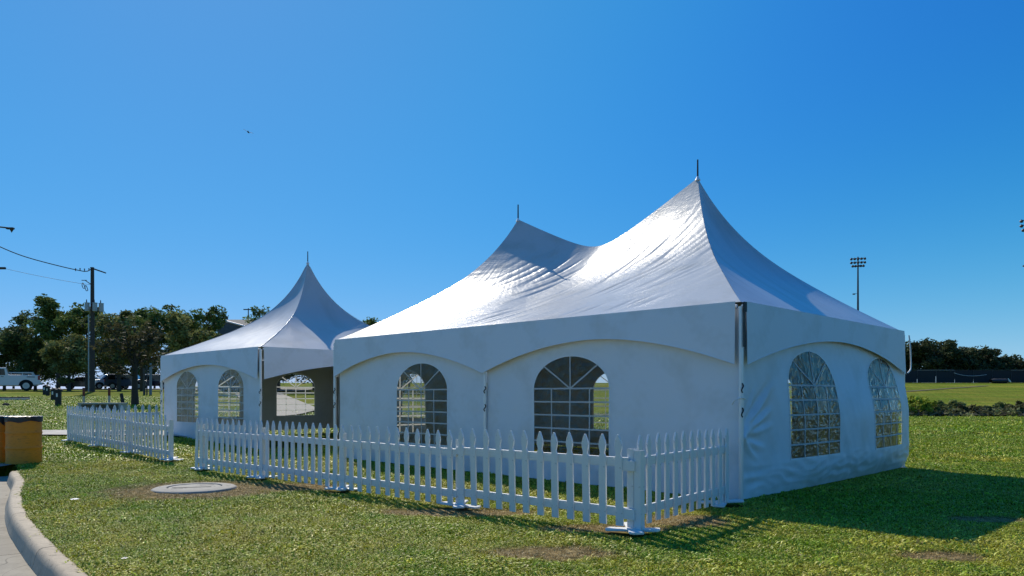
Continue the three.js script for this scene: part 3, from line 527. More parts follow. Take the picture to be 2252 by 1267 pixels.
const TL1 = [
  { label: 'dark tree at the far left edge, behind the pickup truck', u: 10, top: 712, zf: 78, w: 120, base: 0.05, tint: deep, clumps: 110 },
  { label: 'dark full tree rising behind the pickup\'s tail', u: 78, top: 690, zf: 76, w: 130, base: 0.05, tint: deep, clumps: 130 },
  { label: 'tall open-topped tree left of the utility pole', u: 128, top: 654, zf: 74, w: 120, base: 0.22, tint: green, clumps: 100, gap: 0.6 },
  { label: 'tall thin-leaved tree right behind the utility pole', u: 192, top: 668, zf: 72, w: 100, base: 0.38, tint: green, clumps: 56, gap: 0.9 },
  { label: 'lower pale green tree just left of the utility pole', u: 152, top: 738, zf: 66, w: 98, base: 0.14, tint: olive, clumps: 90, leaf: 0.17 },
  { label: 'ragged tree right of the utility pole with sky gaps', u: 262, top: 686, zf: 70, w: 100, base: 0.2, tint: olive, clumps: 85, gap: 0.6 },
  { label: 'tall tree with two bare topped leaders', u: 312, top: 662, zf: 74, w: 92, base: 0.25, tint: green, clumps: 74, gap: 0.8 },
  { label: 'tall tree with a round flat top, left of the tent roof', u: 372, top: 668, zf: 76, w: 110, base: 0.3, tint: green, clumps: 88, gap: 0.7, flatTop: 0.15 },
  { label: 'tree standing directly over the small tent\'s left corner', u: 412, top: 690, zf: 70, w: 100, base: 0.15, tint: olive, clumps: 90, gap: 0.5 },
  { label: 'narrow tree beside the brick building', u: 459, top: 672, zf: 78, w: 72, base: 0.3, tint: green, clumps: 62, gap: 0.6 },
  { label: 'dark low tree filling the gap below the narrow tree', u: 438, top: 716, zf: 82, w: 90, base: 0.1, tint: deep, clumps: 80 },
  { label: 'tree whose top shows over the small tent\'s left slope', u: 600, top: 672, zf: 92, w: 110, base: 0.2, tint: green, clumps: 90 },
  { label: 'tree hidden behind the small tent and seen through its windows', u: 690, top: 700, zf: 88, w: 150, base: 0.05, tint: deep, clumps: 110 },
  { label: 'tree whose top peeps out between the two tent roofs', u: 814, top: 703, zf: 92, w: 90, base: 0.1, tint: green, clumps: 90 },
  { label: 'low dense tree seen in the left half of the small tent\'s backlit window', u: 585, top: 752, zf: 84, w: 190, base: 0.01, tint: deep, clumps: 110 },
  { label: 'low dense tree behind the gap between the two tents', u: 760, top: 752, zf: 84, w: 190, base: 0.01, tint: deep, clumps: 110 },
  { label: 'low dense tree hidden behind the big tent\'s left end', u: 900, top: 757, zf: 86, w: 190, base: 0.01, tint: deep, clumps: 100 },
  { label: 'low dense tree hidden behind the middle of the big tent', u: 1030, top: 760, zf: 88, w: 190, base: 0.01, tint: deep, clumps: 100 },
  { label: 'dark tree closing the view behind the thin trees left of the utility pole', u: 130, top: 756, zf: 105, w: 170, base: 0.02, tint: deep, clumps: 120 },
  { label: 'dark tree filling in behind the parked cars', u: 232, top: 752, zf: 104, w: 150, base: 0.02, tint: deep, clumps: 120 },
  { label: 'dark tree behind the posts left of the small tent', u: 340, top: 742, zf: 106, w: 160, base: 0.02, tint: deep, clumps: 130 },
  { label: 'dark low tree right behind the pickup cab', u: 30, top: 752, zf: 104, w: 110, base: 0.02, tint: deep, clumps: 110 },
];
TL1.forEach((o, i) => tree({ seed: i + 1, ...o }));
tree({ name: 'tree', label: 'small lawn tree with a dark flared trunk behind the left picket fence', u: 297, top: 716, zf: 39, w: 140, base: 0.32, tint: [0.085, 0.08, 0.04], clumps: 46, per: 34, leaf: 0.15, seed: 41, trunkR: 0.16, gap: 0.7, bk: barkDark });
const TR1 = [
  { label: 'broad dark oak right beside the big tent\'s far corner', u: 2022, top: 758, zf: 140, w: 130, clumps: 120 },
  { label: 'taller round oak with sky holes beyond the dark fence', u: 2064, top: 748, zf: 136, w: 90, clumps: 90, gap: 0.7 },
  { label: 'wide dark oak in the middle of the right-hand clump', u: 2132, top: 770, zf: 138, w: 130, clumps: 130 },
  { label: 'lower dark oak at the right end of the clump', u: 2188, top: 788, zf: 140, w: 110, clumps: 110 },
  { label: 'thin wispy tree at the right end of the tree clump', u: 2230, top: 797, zf: 137, w: 50, clumps: 26, gap: 0.9 },
  { label: 'distant dark tree at the right edge of the photo', u: 2275, top: 808, zf: 170, w: 90, clumps: 60 },
  { label: 'dark oak whose crown fills behind the tent corner', u: 1975, top: 772, zf: 142, w: 110, clumps: 90 },
];
TR1.forEach((o, i) => tree({ name: 'oak_tree', seed: 60 + i, base: 0.05, tint: [0.09, 0.108, 0.05], leaf: 0.34, per: 80, flatTop: 0.5, trunkR: 0.3, ...o }));
const bushes = [
  ['bright yellow-green bush beside the big tent\'s far corner', 2012, 866, 150, [0.38, 0.44, 0.06], 90], ['dark brush heap right of the yellow-green bush', 2056, 884, 90, [0.15, 0.18, 0.07], 70],
  ['rounded olive bush in the middle of the ditch line', 2094, 874, 70, [0.19, 0.23, 0.08], 70], ['pale twiggy bush right of the rounded one', 2132, 888, 60, [0.12, 0.12, 0.055], 60],
  ['dark clump low in the ditch line', 2163, 892, 70, [0.16, 0.18, 0.08], 60], ['rounded dark green bush near the right edge', 2203, 884, 62, [0.16, 0.20, 0.07], 60], ['pale dry bush at the right edge of the photo', 2242, 880, 60, [0.14, 0.14, 0.06], 60],
];
bushes.forEach(([label, u, top, w, tint, per], i) => bush({ label, u, top, zf: 46 + (i % 3) * 0.7, w: Math.min(w, 100), tint, seed: i + 3, per, n: 34, leaf: 0.11 }));
{
  reseed(91); const list = [], sticks = [];
  for (let i = 0; i < 90; i++) { const u = rr(1900, 2300), zf = rr(44.6, 48.5), x = (u - CX) / F * zf; list.push([x, ground(x, zf) + rr(0.05, 0.38), -zf, rr(0.15, 0.35), 40, rr(0.5, 1.5)]); }
  for (let i = 0; i < 120; i++) { const u = rr(1960, 2280), zf = rr(44.5, 46.5), x = (u - CX) / F * zf, y = ground(x, zf), a = rr(0, 6.28), l = rr(0.3, 1.1); sticks.push(rod([x, y + rr(0, 0.2), -zf], [x + Math.cos(a) * l, y + rr(0.1, 0.55), -zf + Math.sin(a) * l], 0.018, 0.006, 4)); }
  const t = thing('brush', 'rough brush and cut branches heaped along the ditch', 'brush'); t.userData.kind = 'stuff';
  part('leaves', leaves(list, 0.11, [0.24, 0.245, 0.11], 0.6), leafMat('bush', 0.7, 0.4), t); part('branches', sticks, std([0.18, 0.155, 0.13], 0.95), t);
}

{
  const pos = [], idx = [], n = 40; for (let i = 0; i <= n; i++) { const k = i / n, x = 40 + 27 * k, z = 80 + 24.5 * k; for (const o of [-0.5, 0.5]) { const zz = z + o * (1 + 0.4 * nz(i * 0.7, o)); pos.push(x, ground(x, zz) + 0.05, -zz); } if (i < n) idx.push(2 * i, 2 * i + 1, 2 * i + 2, 2 * i + 1, 2 * i + 3, 2 * i + 2); }
  const g = new THREE.BufferGeometry(); g.setAttribute('position', new THREE.Float32BufferAttribute(pos, 3)); g.setIndex(idx); g.computeVertexNormals(); struct('field_track', g, std([0.10, 0.085, 0.04], 1), 'dark wheel track crossing the rising field');
}
// ---------------------------------------------------------------- far right: fence, covered heap, light towers
{
  const t = thing('screen_fence', 'long dark screened fence across the rising field below the oaks', 'fence');
  const sm = std([0.022, 0.022, 0.027], 0.85), pm = std([0.07, 0.07, 0.075], 0.6), rl = std([0.4, 0.4, 0.4], 0.5), Z = 119, y0 = (x) => ground(x, Z);
  for (let i = 0; i < 15; i++) { const x = 50 + i * 3, sag = [0, 0, 0, 0.25, 0.1, 0, 0.12, 0][i % 8];
    part('screen', gridGeo(8, 4, (a, b) => { const xx = x + 0.03 + 2.94 * a; return [[xx, y0(xx) + 0.03 + (1.95 - sag * 4 * a * (1 - a)) * b, -Z + 0.05 * nz(xx, b * 2, 2)], [a, b]]; }), sm, t);
    part('fence_post', cyl(0.03, 0.03, 2.1, x, y0(x) + 1.05, -Z + 0.06, 6), pm, t); part('top_rail', rod([x, y0(x) + 2.06, -Z], [x + 3, y0(x + 3) + 2.06, -Z], 0.03, 0.03, 6), i % 5 < 2 ? rl : pm, t); }
  const rope = (u0, v0, u1, v1, sag, label) => { const a = P(u0, v0, 118.6), b = P(u1, v1, 118.6), pts = []; for (let i = 0; i <= 10; i++) { const k = i / 10; pts.push([a[0] + (b[0] - a[0]) * k, a[1] + (b[1] - a[1]) * k - sag * 4 * k * (1 - k) * (1 - 0.3 * k), a[2]]); } const m = part(numbered('sagging_cord'), tube(pts, 0.035, 5, 30), std([0.55, 0.55, 0.55], 0.6), scene); tag(m, label, 'cord'); };
  rope(2098, 820, 2170, 824, 0.42, 'pale cord sagging across the dark screened fence');
}
{
  const [x] = P(2196, 840, 117), y = ground(x, 117), t = thing('tarp_roll', 'low dark covered roll with a white and yellow end, by the dark fence', 'tarp roll', [x, y, -117], 0.1);
  part('roll', gridGeo(24, 14, (i, j) => { const a = j * Math.PI * 2, r = 0.42 + 0.05 * nz(i * 6, Math.cos(a) * 2, Math.sin(a)) - 0.1 * ss(0.25, 0, i); return [[(i - 0.5) * 2.7, 0.38 + r * 0.85 * Math.sin(a), r * 1.2 * Math.cos(a)], [i, j]]; }), std([0.03, 0.03, 0.033], 0.7), t);
  part('end_flap', gridGeo(6, 6, (i, j) => [[1.3 + 0.55 * i, 0.25 + 0.5 * j + 0.05 * i, 0.35 - 0.5 * j * i], [i, j]]), std([0.75, 0.66, 0.5], 0.6), t);
  part('strap', box(0.25, 0.14, 0.3, 1.62, 0.12, 0.4), std([0.75, 0.45, 0.03], 0.6), t);
}
function lightTower(u, top, zf, label) {
  const [x, yt] = P(u, top, zf), g0 = ground(x, zf), H = yt - g0, t = thing('light_tower', label, 'light tower', [x, g0, -zf], -0.3, 'stadium light towers beyond the field');
  const m = std([0.05, 0.05, 0.065], 0.6);
  part('pole', new THREE.CylinderGeometry(0.13, 0.3, H, 12).translate(0, H / 2, 0), m, t);
  [0.3, 1.05, 1.75].forEach((d, k) => { const w = k === 2 ? 2.0 : 2.5, bar = part('crossbar', box(w, 0.12, 0.14, 0, H - d, 0), m, t);
    for (let i = 0; i < 5; i++) { const lx = (i / 4 - 0.5) * w; part('lamp_head', [new THREE.CylinderGeometry(0.12, 0.27, 0.34, 12).rotateX(1.15).translate(lx, H - d - 0.10, 0.28), box(0.08, 0.2, 0.08, lx, H - d + 0.06, 0.08)], m, bar); } });
  part('bracket', [box(0.5, 0.06, 0.06, -0.35, H - 7.4, 0), box(0.5, 0.22, 0.3, -0.75, H - 7.5, 0)], m, t);
}
lightTower(1887, 565, 150, 'tall floodlight tower standing over the right slope of the big tent');
lightTower(2266, 480, 117, 'floodlight tower mostly beyond the right edge of the photo');

// ---------------------------------------------------------------- far left: poles, wires, building, cars, posts
const poleMat = std([0.055, 0.045, 0.042], 0.9), wireMat = std([0.02, 0.02, 0.022], 0.7), greyMetal = std([0.36, 0.38, 0.40], 0.5, { metalness: 0.2 });
const UP = P(203, 588, 60), poleTop = UP[1];
{
  const g0 = ground(UP[0], 60), H = poleTop - g0, t = thing('utility_pole', 'dark wooden utility pole with transformers, left of the tents', 'utility pole', [UP[0], g0, -60]);
  part('pole', new THREE.CylinderGeometry(0.13, 0.19, H, 12).translate(0, H / 2, 0), poleMat, t);
  part('crossarm', rod([-0.1, H - 0.05, 0.1], [0.55, H - 0.30, -1.0], 0.06, 0.05, 6), poleMat, t);
  part('conduit', cyl(0.055, 0.055, H * 0.62, -0.24, H * 0.31, 0.1, 8), greyMetal, t);
  for (const [dx, dz] of [[-0.22, 0.35], [0.36, 0.28], [0.66, -0.1]]) { const y = H - 3.25, can = part('transformer', [cyl(0.18, 0.18, 0.66, dx, y, dz, 16), cyl(0.2, 0.2, 0.05, dx, y + 0.33, dz, 16), cyl(0.2, 0.2, 0.04, dx, y - 0.2, dz, 16)], greyMetal, t); part('bushing', cyl(0.03, 0.05, 0.3, dx - 0.05, y + 0.46, dz, 8), poleMat, can); }
  part('fuse_bracket', [rod([0, H - 1.45, 0], [-0.45, H - 1.1, 0.2], 0.035, 0.03, 6), box(0.4, 0.05, 0.05, -0.55, H - 1.08, 0.2)], poleMat, t);
  for (const [dx, dy] of [[-0.62, -1.55], [-0.38, -1.75]]) part('cutout', tube([[dx - 0.06, H + dy + 0.28, 0.2], [dx - 0.1, H + dy + 0.1, 0.2], [dx + 0.02, H + dy - 0.18, 0.2], [dx + 0.12, H + dy - 0.15, 0.2], [dx, H + dy + 0.25, 0.2]], 0.028, 5, 24), poleMat, t);
  for (let i = 0; i < 4; i++) part('insulator', cyl(0.045, 0.03, 0.22, -0.28 - i * 0.33, H - 0.19 - (i & 1) * 0.03, 0.05 * i, 8), poleMat, t);
}
{
  const wire = (pts, r, label) => { const m = part(numbered('power_line'), tube(pts, r, 5, 40), wireMat, scene); tag(m, label, 'power line'); };
  wire([P(203, 590, 60), P(190, 597, 59.5), P(170, 594, 59), P(110, 580, 57), P(50, 563, 55), P(0, 543, 53), P(-90, 500, 50)], 0.036, 'thick power line reaching the top of the utility pole from the left');
  wire([P(200, 626, 60), P(180, 624, 59), P(90, 608, 56), P(0, 588, 53), P(-90, 562, 50)], 0.012, 'thin lower power line reaching the utility pole from the left');
  const lx = P(-70, 500, 50), g0 = ground(lx[0], 50), t = thing('street_lamp', 'street lamp arm reaching in at the left edge above the wires', 'street lamp', [lx[0], g0, -50]);
  const H = lx[1] - g0; part('pole', new THREE.CylinderGeometry(0.09, 0.15, H + 0.6, 10).translate(0, (H + 0.6) / 2, 0), poleMat, t);
  const e = P(28, 504, 50), ex = e[0] - lx[0]; part('arm', rod([0, H + 0.25, 0], [ex, e[1] - g0 + 0.05, 0], 0.05, 0.05, 8), poleMat, t);
  part('lamp_head', [box(0.5, 0.12, 0.22, ex - 0.18, e[1] - g0 + 0.05, 0, 0.03), new THREE.ConeGeometry(0.14, 0.26, 10).rotateX(Math.PI).translate(ex - 0.08, e[1] - g0 - 0.12, 0)], poleMat, t);
  part('crossarm', box(3.2, 0.14, 0.14, 0.9, P(0, 590, 50)[1] - g0, 0), poleMat, t);
}
{
  const t = thing('brick_building', 'grey brick building with sloping white roof edge, beside the small tent roof', 'building', [0, 0, 0]);
  const a = P(478, 702, 90), b = P(560, 725, 90), gx = a[0], gy = ground(a[0], 90);
  const brick = dataTex(256, (x, y) => { const r = Math.floor(y * 16), fx = (x * 8 + (r & 1) * 0.5) % 1, fy = (y * 16) % 1; return fx < 0.06 || fy < 0.14 ? 0.95 : 0.6 + 0.3 * Math.abs(nz(Math.floor(x * 8 + (r & 1) * 0.5) * 3.3, r * 1.7)); });
  const s = new THREE.Shape(); s.moveTo(a[0], gy - 0.5); s.lineTo(b[0] + 3, gy - 0.5); s.lineTo(b[0] + 3, b[1] - 0.8); s.lineTo(a[0], a[1]); s.closePath();
  const g = new THREE.ExtrudeGeometry(s, { depth: 0.4, bevelEnabled: false }).translate(0, 0, -90.4);
  const bt = rep(brick, 0.4, 0.4);
  part('wall', g, std([0.17, 0.155, 0.15], 0.9, { map: bt }), t);
  part('wall', box(0.4, a[1] - gy + 0.5, 9, a[0] + 0.21, (a[1] + gy - 0.5) / 2 - 0.002, -94.95), std([0.17, 0.155, 0.15], 0.9, { map: bt }), t);
  part('fascia', rod([a[0] - 0.1, a[1] + 0.06, -89.9], [b[0] + 3.1, b[1] - 0.74, -89.9], 0.11, 0.11, 4), whitePaint, t);
  const c = P(500, 703, 96), d = P(575, 706, 96);
  part('upper_roof', gridGeo(20, 6, (i, j) => [[c[0] + (d[0] - c[0]) * i, c[1] - 1.3 * (1 - j), -96 + 2.5 * (1 - j)], [i * 4, j]]), std([0.09, 0.105, 0.12], 0.8), t);
  part('upper_wall', box(d[0] - c[0] - 0.1, c[1] - gy - 1.4, 0.3, (c[0] + d[0]) / 2, (c[1] + gy - 1.4) / 2, -96.4), std([0.17, 0.155, 0.15], 0.9), t);
  const v = P(498, 699, 95.5); part('roof_vent', box(0.3, 0.4, 0.3, v[0], v[1] - 0.02, v[2]), poleMat, t);
  const lp = P(546, 678, 105), lg = ground(lp[0], 105), l = thing('double_street_lamp', 'dark lamp post with two short arms rising behind the building roof', 'street lamp', [lp[0], lg, -105]);
  const H = lp[1] - lg; part('pole', new THREE.CylinderGeometry(0.07, 0.12, H, 8).translate(0, H / 2, 0), poleMat, l); for (const q of [-1, 1]) part('lamp_head', box(0.6, 0.12, 0.3, q * 0.36, H - 0.18, 0), poleMat, l);
}
// vehicles: side outline extruded across the width, glass, wheels, lamps
const rubber = std([0.02, 0.02, 0.02], 0.8), rim = std([0.45, 0.46, 0.48], 0.35, { metalness: 0.6 }), glassDark = new THREE.MeshPhysicalMaterial({ color: 0x0b1014, roughness: 0.06, side: THREE.DoubleSide });
function vehicle({ name, label, u, zf, turn, outline, glass, wheels, width = 1.85, color, wr = 0.36, group, lamps, bed, category }) {
  const [x] = P(u, 868, zf), t = thing(name, label, category, [x, ground(x, zf) + 0.09, -zf], turn, group);
  const s = new THREE.Shape(); outline.forEach(([a, b], i) => (i ? s.lineTo(a, b) : s.moveTo(a, b))); s.closePath();
  const paint = new THREE.MeshPhysicalMaterial({ color: new THREE.Color().setRGB(...color), roughness: 0.3, metalness: 0.25, clearcoat: 1, clearcoatRoughness: 0.06, side: THREE.DoubleSide });
  const bw = 0.07, ex = (sh, w, o = 0) => new THREE.ExtrudeGeometry(sh, { depth: w - 2 * bw, bevelEnabled: true, bevelSize: 0.03, bevelThickness: bw, bevelSegments: 3 }).translate(0, 0, -w / 2 + bw + o);
  part('body', ex(s, width), paint, t);
  for (const gl of glass) { const q = new THREE.Shape(); gl.forEach(([a, b], i) => (i ? q.lineTo(a, b) : q.moveTo(a, b))); q.closePath(); for (const sd of [-1, 1]) part('window', new THREE.ExtrudeGeometry(q, { depth: 0.02, bevelEnabled: false }).translate(0, 0, sd * (width / 2 + 0.003) - 0.01), glassDark, t); }
  for (const wx of wheels) for (const sd of [-1, 1]) { const w = new THREE.Group(); w.name = 'wheel'; w.position.set(wx, wr, sd * (width / 2 - 0.08)); t.add(w); part('tyre', new THREE.TorusGeometry(wr * 0.78, wr * 0.24, 10, 28), rubber, w); part('rim', [cyl(wr * 0.62, wr * 0.62, 0.16, 0, 0, 0, 18).rotateX(Math.PI / 2), ...[0, 1, 2, 3, 4].map((k) => box(0.06, wr * 1.1, 0.19).rotateZ(k * Math.PI / 5))], rim, w); part('wheel_arch', new THREE.TorusGeometry(wr * 1.14, 0.05, 6, 20, Math.PI).translate(0, 0, sd * 0.085), rubber, w); }
  for (const [lx, ly, w, h, c] of lamps) for (const sd of [-1, 1]) part('lamp', box(w, h, 0.22, lx, ly, sd * (width / 2 - 0.09), 0.02), std(c, 0.25), t);
  return t;
}
{
  const truck = [[-3.0, 0.42], [-2.95, 1.10], [-1.9, 1.22], [-1.55, 1.28], [-0.95, 1.92], [0.55, 1.95], [0.72, 1.32], [2.95, 1.32], [3.0, 0.55], [2.55, 0.50], [2.45, 0.75], [2.2, 0.92], [1.8, 0.92], [1.55, 0.75], [1.45, 0.45], [-1.35, 0.45], [-1.45, 0.75], [-1.7, 0.92], [-2.1, 0.92], [-2.35, 0.75], [-2.45, 0.42]];
  const tg = [[[-1.3, 1.32], [-0.88, 1.82], [-0.28, 1.85], [-0.28, 1.32]], [[-0.2, 1.32], [-0.2, 1.85], [0.45, 1.85], [0.52, 1.32]]];
  const pk = vehicle({ name: 'pickup_truck', category: 'pickup truck', label: 'silver pickup truck parked at the left edge, tail towards the tents', u: -3, zf: 64, turn: 0.55, outline: truck, glass: tg, wheels: [-1.9, 2.0], width: 2.0, color: [0.45, 0.49, 0.55], wr: 0.42, lamps: [[2.93, 1.12, 0.16, 0.38, [0.35, 0.015, 0.02]]] });
  part('bed_decal', box(0.6, 0.07, 0.01, 2.35, 1.18, 1.006), std([0.05, 0.06, 0.09], 0.5), pk); part('bumper', box(0.18, 0.2, 1.9, 3.1, 0.62, 0, 0.04), rim, pk); part('door_handle', box(0.2, 0.04, 0.03, 0.3, 1.18, 1.01), rubber, pk);
  const sedan = [[-2.3, 0.35], [-2.3, 0.72], [-1.35, 0.90], [-0.62, 1.38], [0.75, 1.42], [1.45, 1.0], [2.2, 0.95], [2.3, 0.40], [1.85, 0.33], [1.75, 0.60], [1.5, 0.72], [1.2, 0.72], [0.98, 0.60], [0.9, 0.32], [-0.95, 0.32], [-1.05, 0.60], [-1.25, 0.72], [-1.55, 0.72], [-1.8, 0.60], [-1.9, 0.33]];
  const sg = [[[-1.1, 0.95], [-0.58, 1.31], [0.05, 1.33], [0.05, 0.95]], [[0.12, 0.95], [0.12, 1.33], [0.70, 1.34], [1.25, 1.0]]];
  const suv = [[-2.3, 0.4], [-2.3, 0.98], [-1.35, 1.10], [-0.75, 1.68], [1.9, 1.72], [2.25, 1.1], [2.3, 0.45], [1.9, 0.4], [1.8, 0.70], [1.55, 0.82], [1.2, 0.82], [0.98, 0.70], [0.9, 0.4], [-0.95, 0.4], [-1.05, 0.70], [-1.25, 0.82], [-1.55, 0.82], [-1.8, 0.70], [-1.9, 0.4]];
  const ug = [[[-1.15, 1.12], [-0.68, 1.58], [0.1, 1.61], [0.1, 1.12]], [[0.18, 1.12], [0.18, 1.61], [1.0, 1.62], [1.0, 1.12]], [[1.08, 1.12], [1.08, 1.62], [1.75, 1.62], [1.95, 1.12]]];
  const L = [[-2.28, 0.68, 0.08, 0.14, [0.8, 0.8, 0.78]], [2.26, 0.72, 0.08, 0.16, [0.35, 0.02, 0.02]]], LU = [[-2.28, 0.85, 0.08, 0.16, [0.8, 0.8, 0.78]], [2.24, 1.0, 0.08, 0.3, [0.35, 0.02, 0.02]]];
  vehicle({ name: 'car', category: 'car', label: 'white car behind the pickup truck, only its glass slope showing', u: 22, zf: 72, turn: 0.55, outline: suv, glass: ug, wheels: [-1.4, 1.4], color: [0.45, 0.47, 0.5], lamps: LU });
  vehicle({ name: 'car', category: 'car', label: 'dark low car just left of the utility pole foot', u: 184, zf: 87, turn: 0.4, outline: sedan, glass: sg, wheels: [-1.4, 1.36], color: [0.03, 0.03, 0.035], lamps: L });
  vehicle({ name: 'car', category: 'car', label: 'pale blue car right of the utility pole foot', u: 221, zf: 90, turn: -0.5, outline: sedan, glass: sg, wheels: [-1.4, 1.36], color: [0.36, 0.45, 0.55], lamps: L });
  vehicle({ name: 'car', category: 'car', label: 'white car with its nose towards the lawn, beside the dark blue one', u: 243, zf: 88, turn: 0.75, outline: suv, glass: ug, wheels: [-1.4, 1.4], color: [0.72, 0.74, 0.76], lamps: LU });
  vehicle({ name: 'car', category: 'car', label: 'dark blue tall car behind the small lawn tree', u: 282, zf: 86.5, turn: Math.PI + 0.15, outline: suv, glass: ug, wheels: [-1.4, 1.4], color: [0.012, 0.03, 0.075], lamps: LU });
  vehicle({ name: 'car', category: 'car', label: 'dark navy car between the posts and the small tent', u: 336, zf: 89, turn: 0.1, outline: suv, glass: ug, wheels: [-1.4, 1.4], color: [0.010, 0.02, 0.055], lamps: LU });
}
{
  const groundAt = (u, v) => { let z = 14; for (let i = 0; i < 4000; i++, z += 0.02) { const x = (u - CX) / F * z; if (HOR + F * (EYE - ground(x, z)) / z <= v) break; } return z; };
  function stub(name, label, cat, u, v, w, top, mats, lean = 0, group) {
    const zf = groundAt(u, v), [x, y] = P(u, v, zf), t = thing(name, label, cat, [x, ground(x, zf), -zf], 0.3, group), h = (v - top) / F * zf, r = w / F * zf; t.rotation.z = lean; return [t, h, r];
  }
  const blk = std([0.012, 0.013, 0.015], 0.6);
  for (const [label, u, v, w, top] of [['left one of the two short black posts near the pickup\'s tail', 99, 868, 8, 849], ['right one of the two short black posts near the pickup\'s tail', 105, 870, 7, 851], ['squat black post left in the nearer pair on the lawn', 118, 881, 10, 857], ['tall black post with a bulging cap, nearest on the lawn', 128, 893, 11, 858]]) {
    const [t, h, r] = stub('black_post', label, 'post', u, v, w, top, null, 0, 'short black posts on the left lawn');
    part('post', box(r, h, r, 0, h / 2, 0, r * 0.12), blk, t); part('cap', [box(r * 1.15, r * 0.5, r * 1.15, r * 0.12, h - r * 0.1, 0, r * 0.12), new THREE.SphereGeometry(r * 0.5, 12, 8).scale(1, 0.7, 1).translate(r * 0.15, h + r * 0.05, 0)], blk, t);
    part('reflector', box(r * 0.28, r * 0.7, 0.012, -r * 0.12, h * 0.68, r / 2 + 0.004), std([0.75, 0.75, 0.75], 0.3), t);
  }
  for (const [label, u, v] of [['marker post with red-brown top and pale foot, left of two', 184, 894], ['marker post with red-brown top and pale foot, right of two', 240, 892]]) {
    const [t, h, r] = stub('marker_post', label, 'marker post', u, v, 5, 853, null, 0, 'red-topped marker posts');
    part('foot', cyl(r / 2, r / 2, h * 0.55, 0, h * 0.275, 0, 10), std([0.42, 0.40, 0.36], 0.8), t); part('top', cyl(r / 2 + 0.004, r / 2 + 0.004, h * 0.45, 0, h * 0.775, 0, 10), std([0.16, 0.035, 0.022], 0.7), t);
  }
  { const [t, h, r] = stub('leaning_post', 'dark wooden post leaning beside the small lawn tree', 'post', 272, 897, 7, 866, null, 0.16); part('post', [cyl(r * 0.48, r * 0.55, h, 0, h / 2, 0, 10), cyl(r * 0.40, r * 0.48, 0.03, 0, h + 0.013, 0, 10)], barkDark, t); }
  for (const [label, u, w, top, c] of [['slim dark wooden post left of the pale one by the cars', 317, 5, 812, [0.07, 0.06, 0.055]], ['very thin dark post between two others by the cars', 323, 3, 806, [0.07, 0.065, 0.06]], ['thicker blue-grey post right of the slim ones by the cars', 331, 6, 800, [0.19, 0.22, 0.25]]]) {
    const [t, h, r] = stub('wooden_post', label, 'post', u, 868, w, top, null, 0); part('post', [cyl(r * 0.45, r * 0.5, h, 0, h / 2, 0, 10), cyl(r * 0.3, r * 0.45, 0.04, 0, h + 0.018, 0, 10)], std(c, 0.85), t);
  }
  { const zf = 33.5, [x] = P(226, 895, zf), t = thing('drain_headwall', 'low concrete drain headwall with a dark opening, behind the left fence', 'drain', [x, ground(x, zf), -zf]); const cm = concMat([0.5, 0.48, 0.44]);
    part('slab', box(2.0, 0.07, 0.5, 0, 0.33, 0, 0.01), cm, t); part('wall', [box(0.12, 0.3, 0.5, -0.9, 0.15, 0), box(0.12, 0.3, 0.5, 0.9, 0.15, 0), box(0.1, 0.3, 0.4, -0.3, 0.15, 0), box(0.1, 0.3, 0.4, 0.3, 0.15, 0), box(1.66, 0.3, 0.06, 0, 0.15, -0.22)], cm, t); }
  { const zf = groundAt(25, 880), [x] = P(15, 880, zf), t = thing('culvert', 'pale concrete culvert slab with a black gap, below the pickup truck', 'culvert', [x, ground(x, zf), -zf]); part('slab', box(2.9, 0.13, 0.5, 0, 0.06, 0.3, 0.02), concMat([0.6, 0.57, 0.5]), t); part('painted_gap', box(2.7, 0.12, 0.12, -0.05, 0.13, -0.05), blk, t); }  // solid black bar paints the shade inside the gap under the slab
  { const zf = groundAt(13, 893), [x] = P(13, 893, zf), t = part(numbered('rock'), new THREE.IcosahedronGeometry(0.13, 1).scale(1.4, 0.8, 1), std([0.03, 0.03, 0.03], 0.9), scene); t.position.set(x, ground(x, zf) + 0.06, -zf); tag(t, 'small dark stone on the lawn above the orange drums', 'stone'); }
}
{
  const p = P(546, 291, 42), t = (() => {
    const b = [], body = new THREE.SphereGeometry(0.5, 14, 10).scale(0.16, 0.045, 0.045); b.push(body, new THREE.SphereGeometry(0.024, 10, 8).translate(0.085, 0.008, 0), new THREE.ConeGeometry(0.012, 0.03, 6).rotateZ(-Math.PI / 2).translate(0.118, 0.005, 0));
    for (const s of [-1, 1]) b.push(gridGeo(8, 3, (i, j) => { const c = 0.075 * (1 - i * 0.75), sp = i * 0.17; return [[0.02 + 0.03 * Math.sin(i * 2.5) - j * c, 0.045 * i - 0.02 * i * i + 0.006 * Math.sin(j * 3.1), s * sp], [i, j]]; }));
    b.push(gridGeo(3, 2, (i, j) => [[-0.06 - i * 0.07, 0, (j - 0.5) * (0.03 + 0.04 * i)], [i, j]]));
    return part('bird', b, std([0.02, 0.022, 0.026], 0.8), scene); })();
  t.position.set(...p); t.rotation.order = 'ZYX'; t.rotation.set(0.28, -1.35, -0.62); t.scale.setScalar(1.7); tag(t, 'small dark bird gliding alone in the blue sky', 'bird');
}

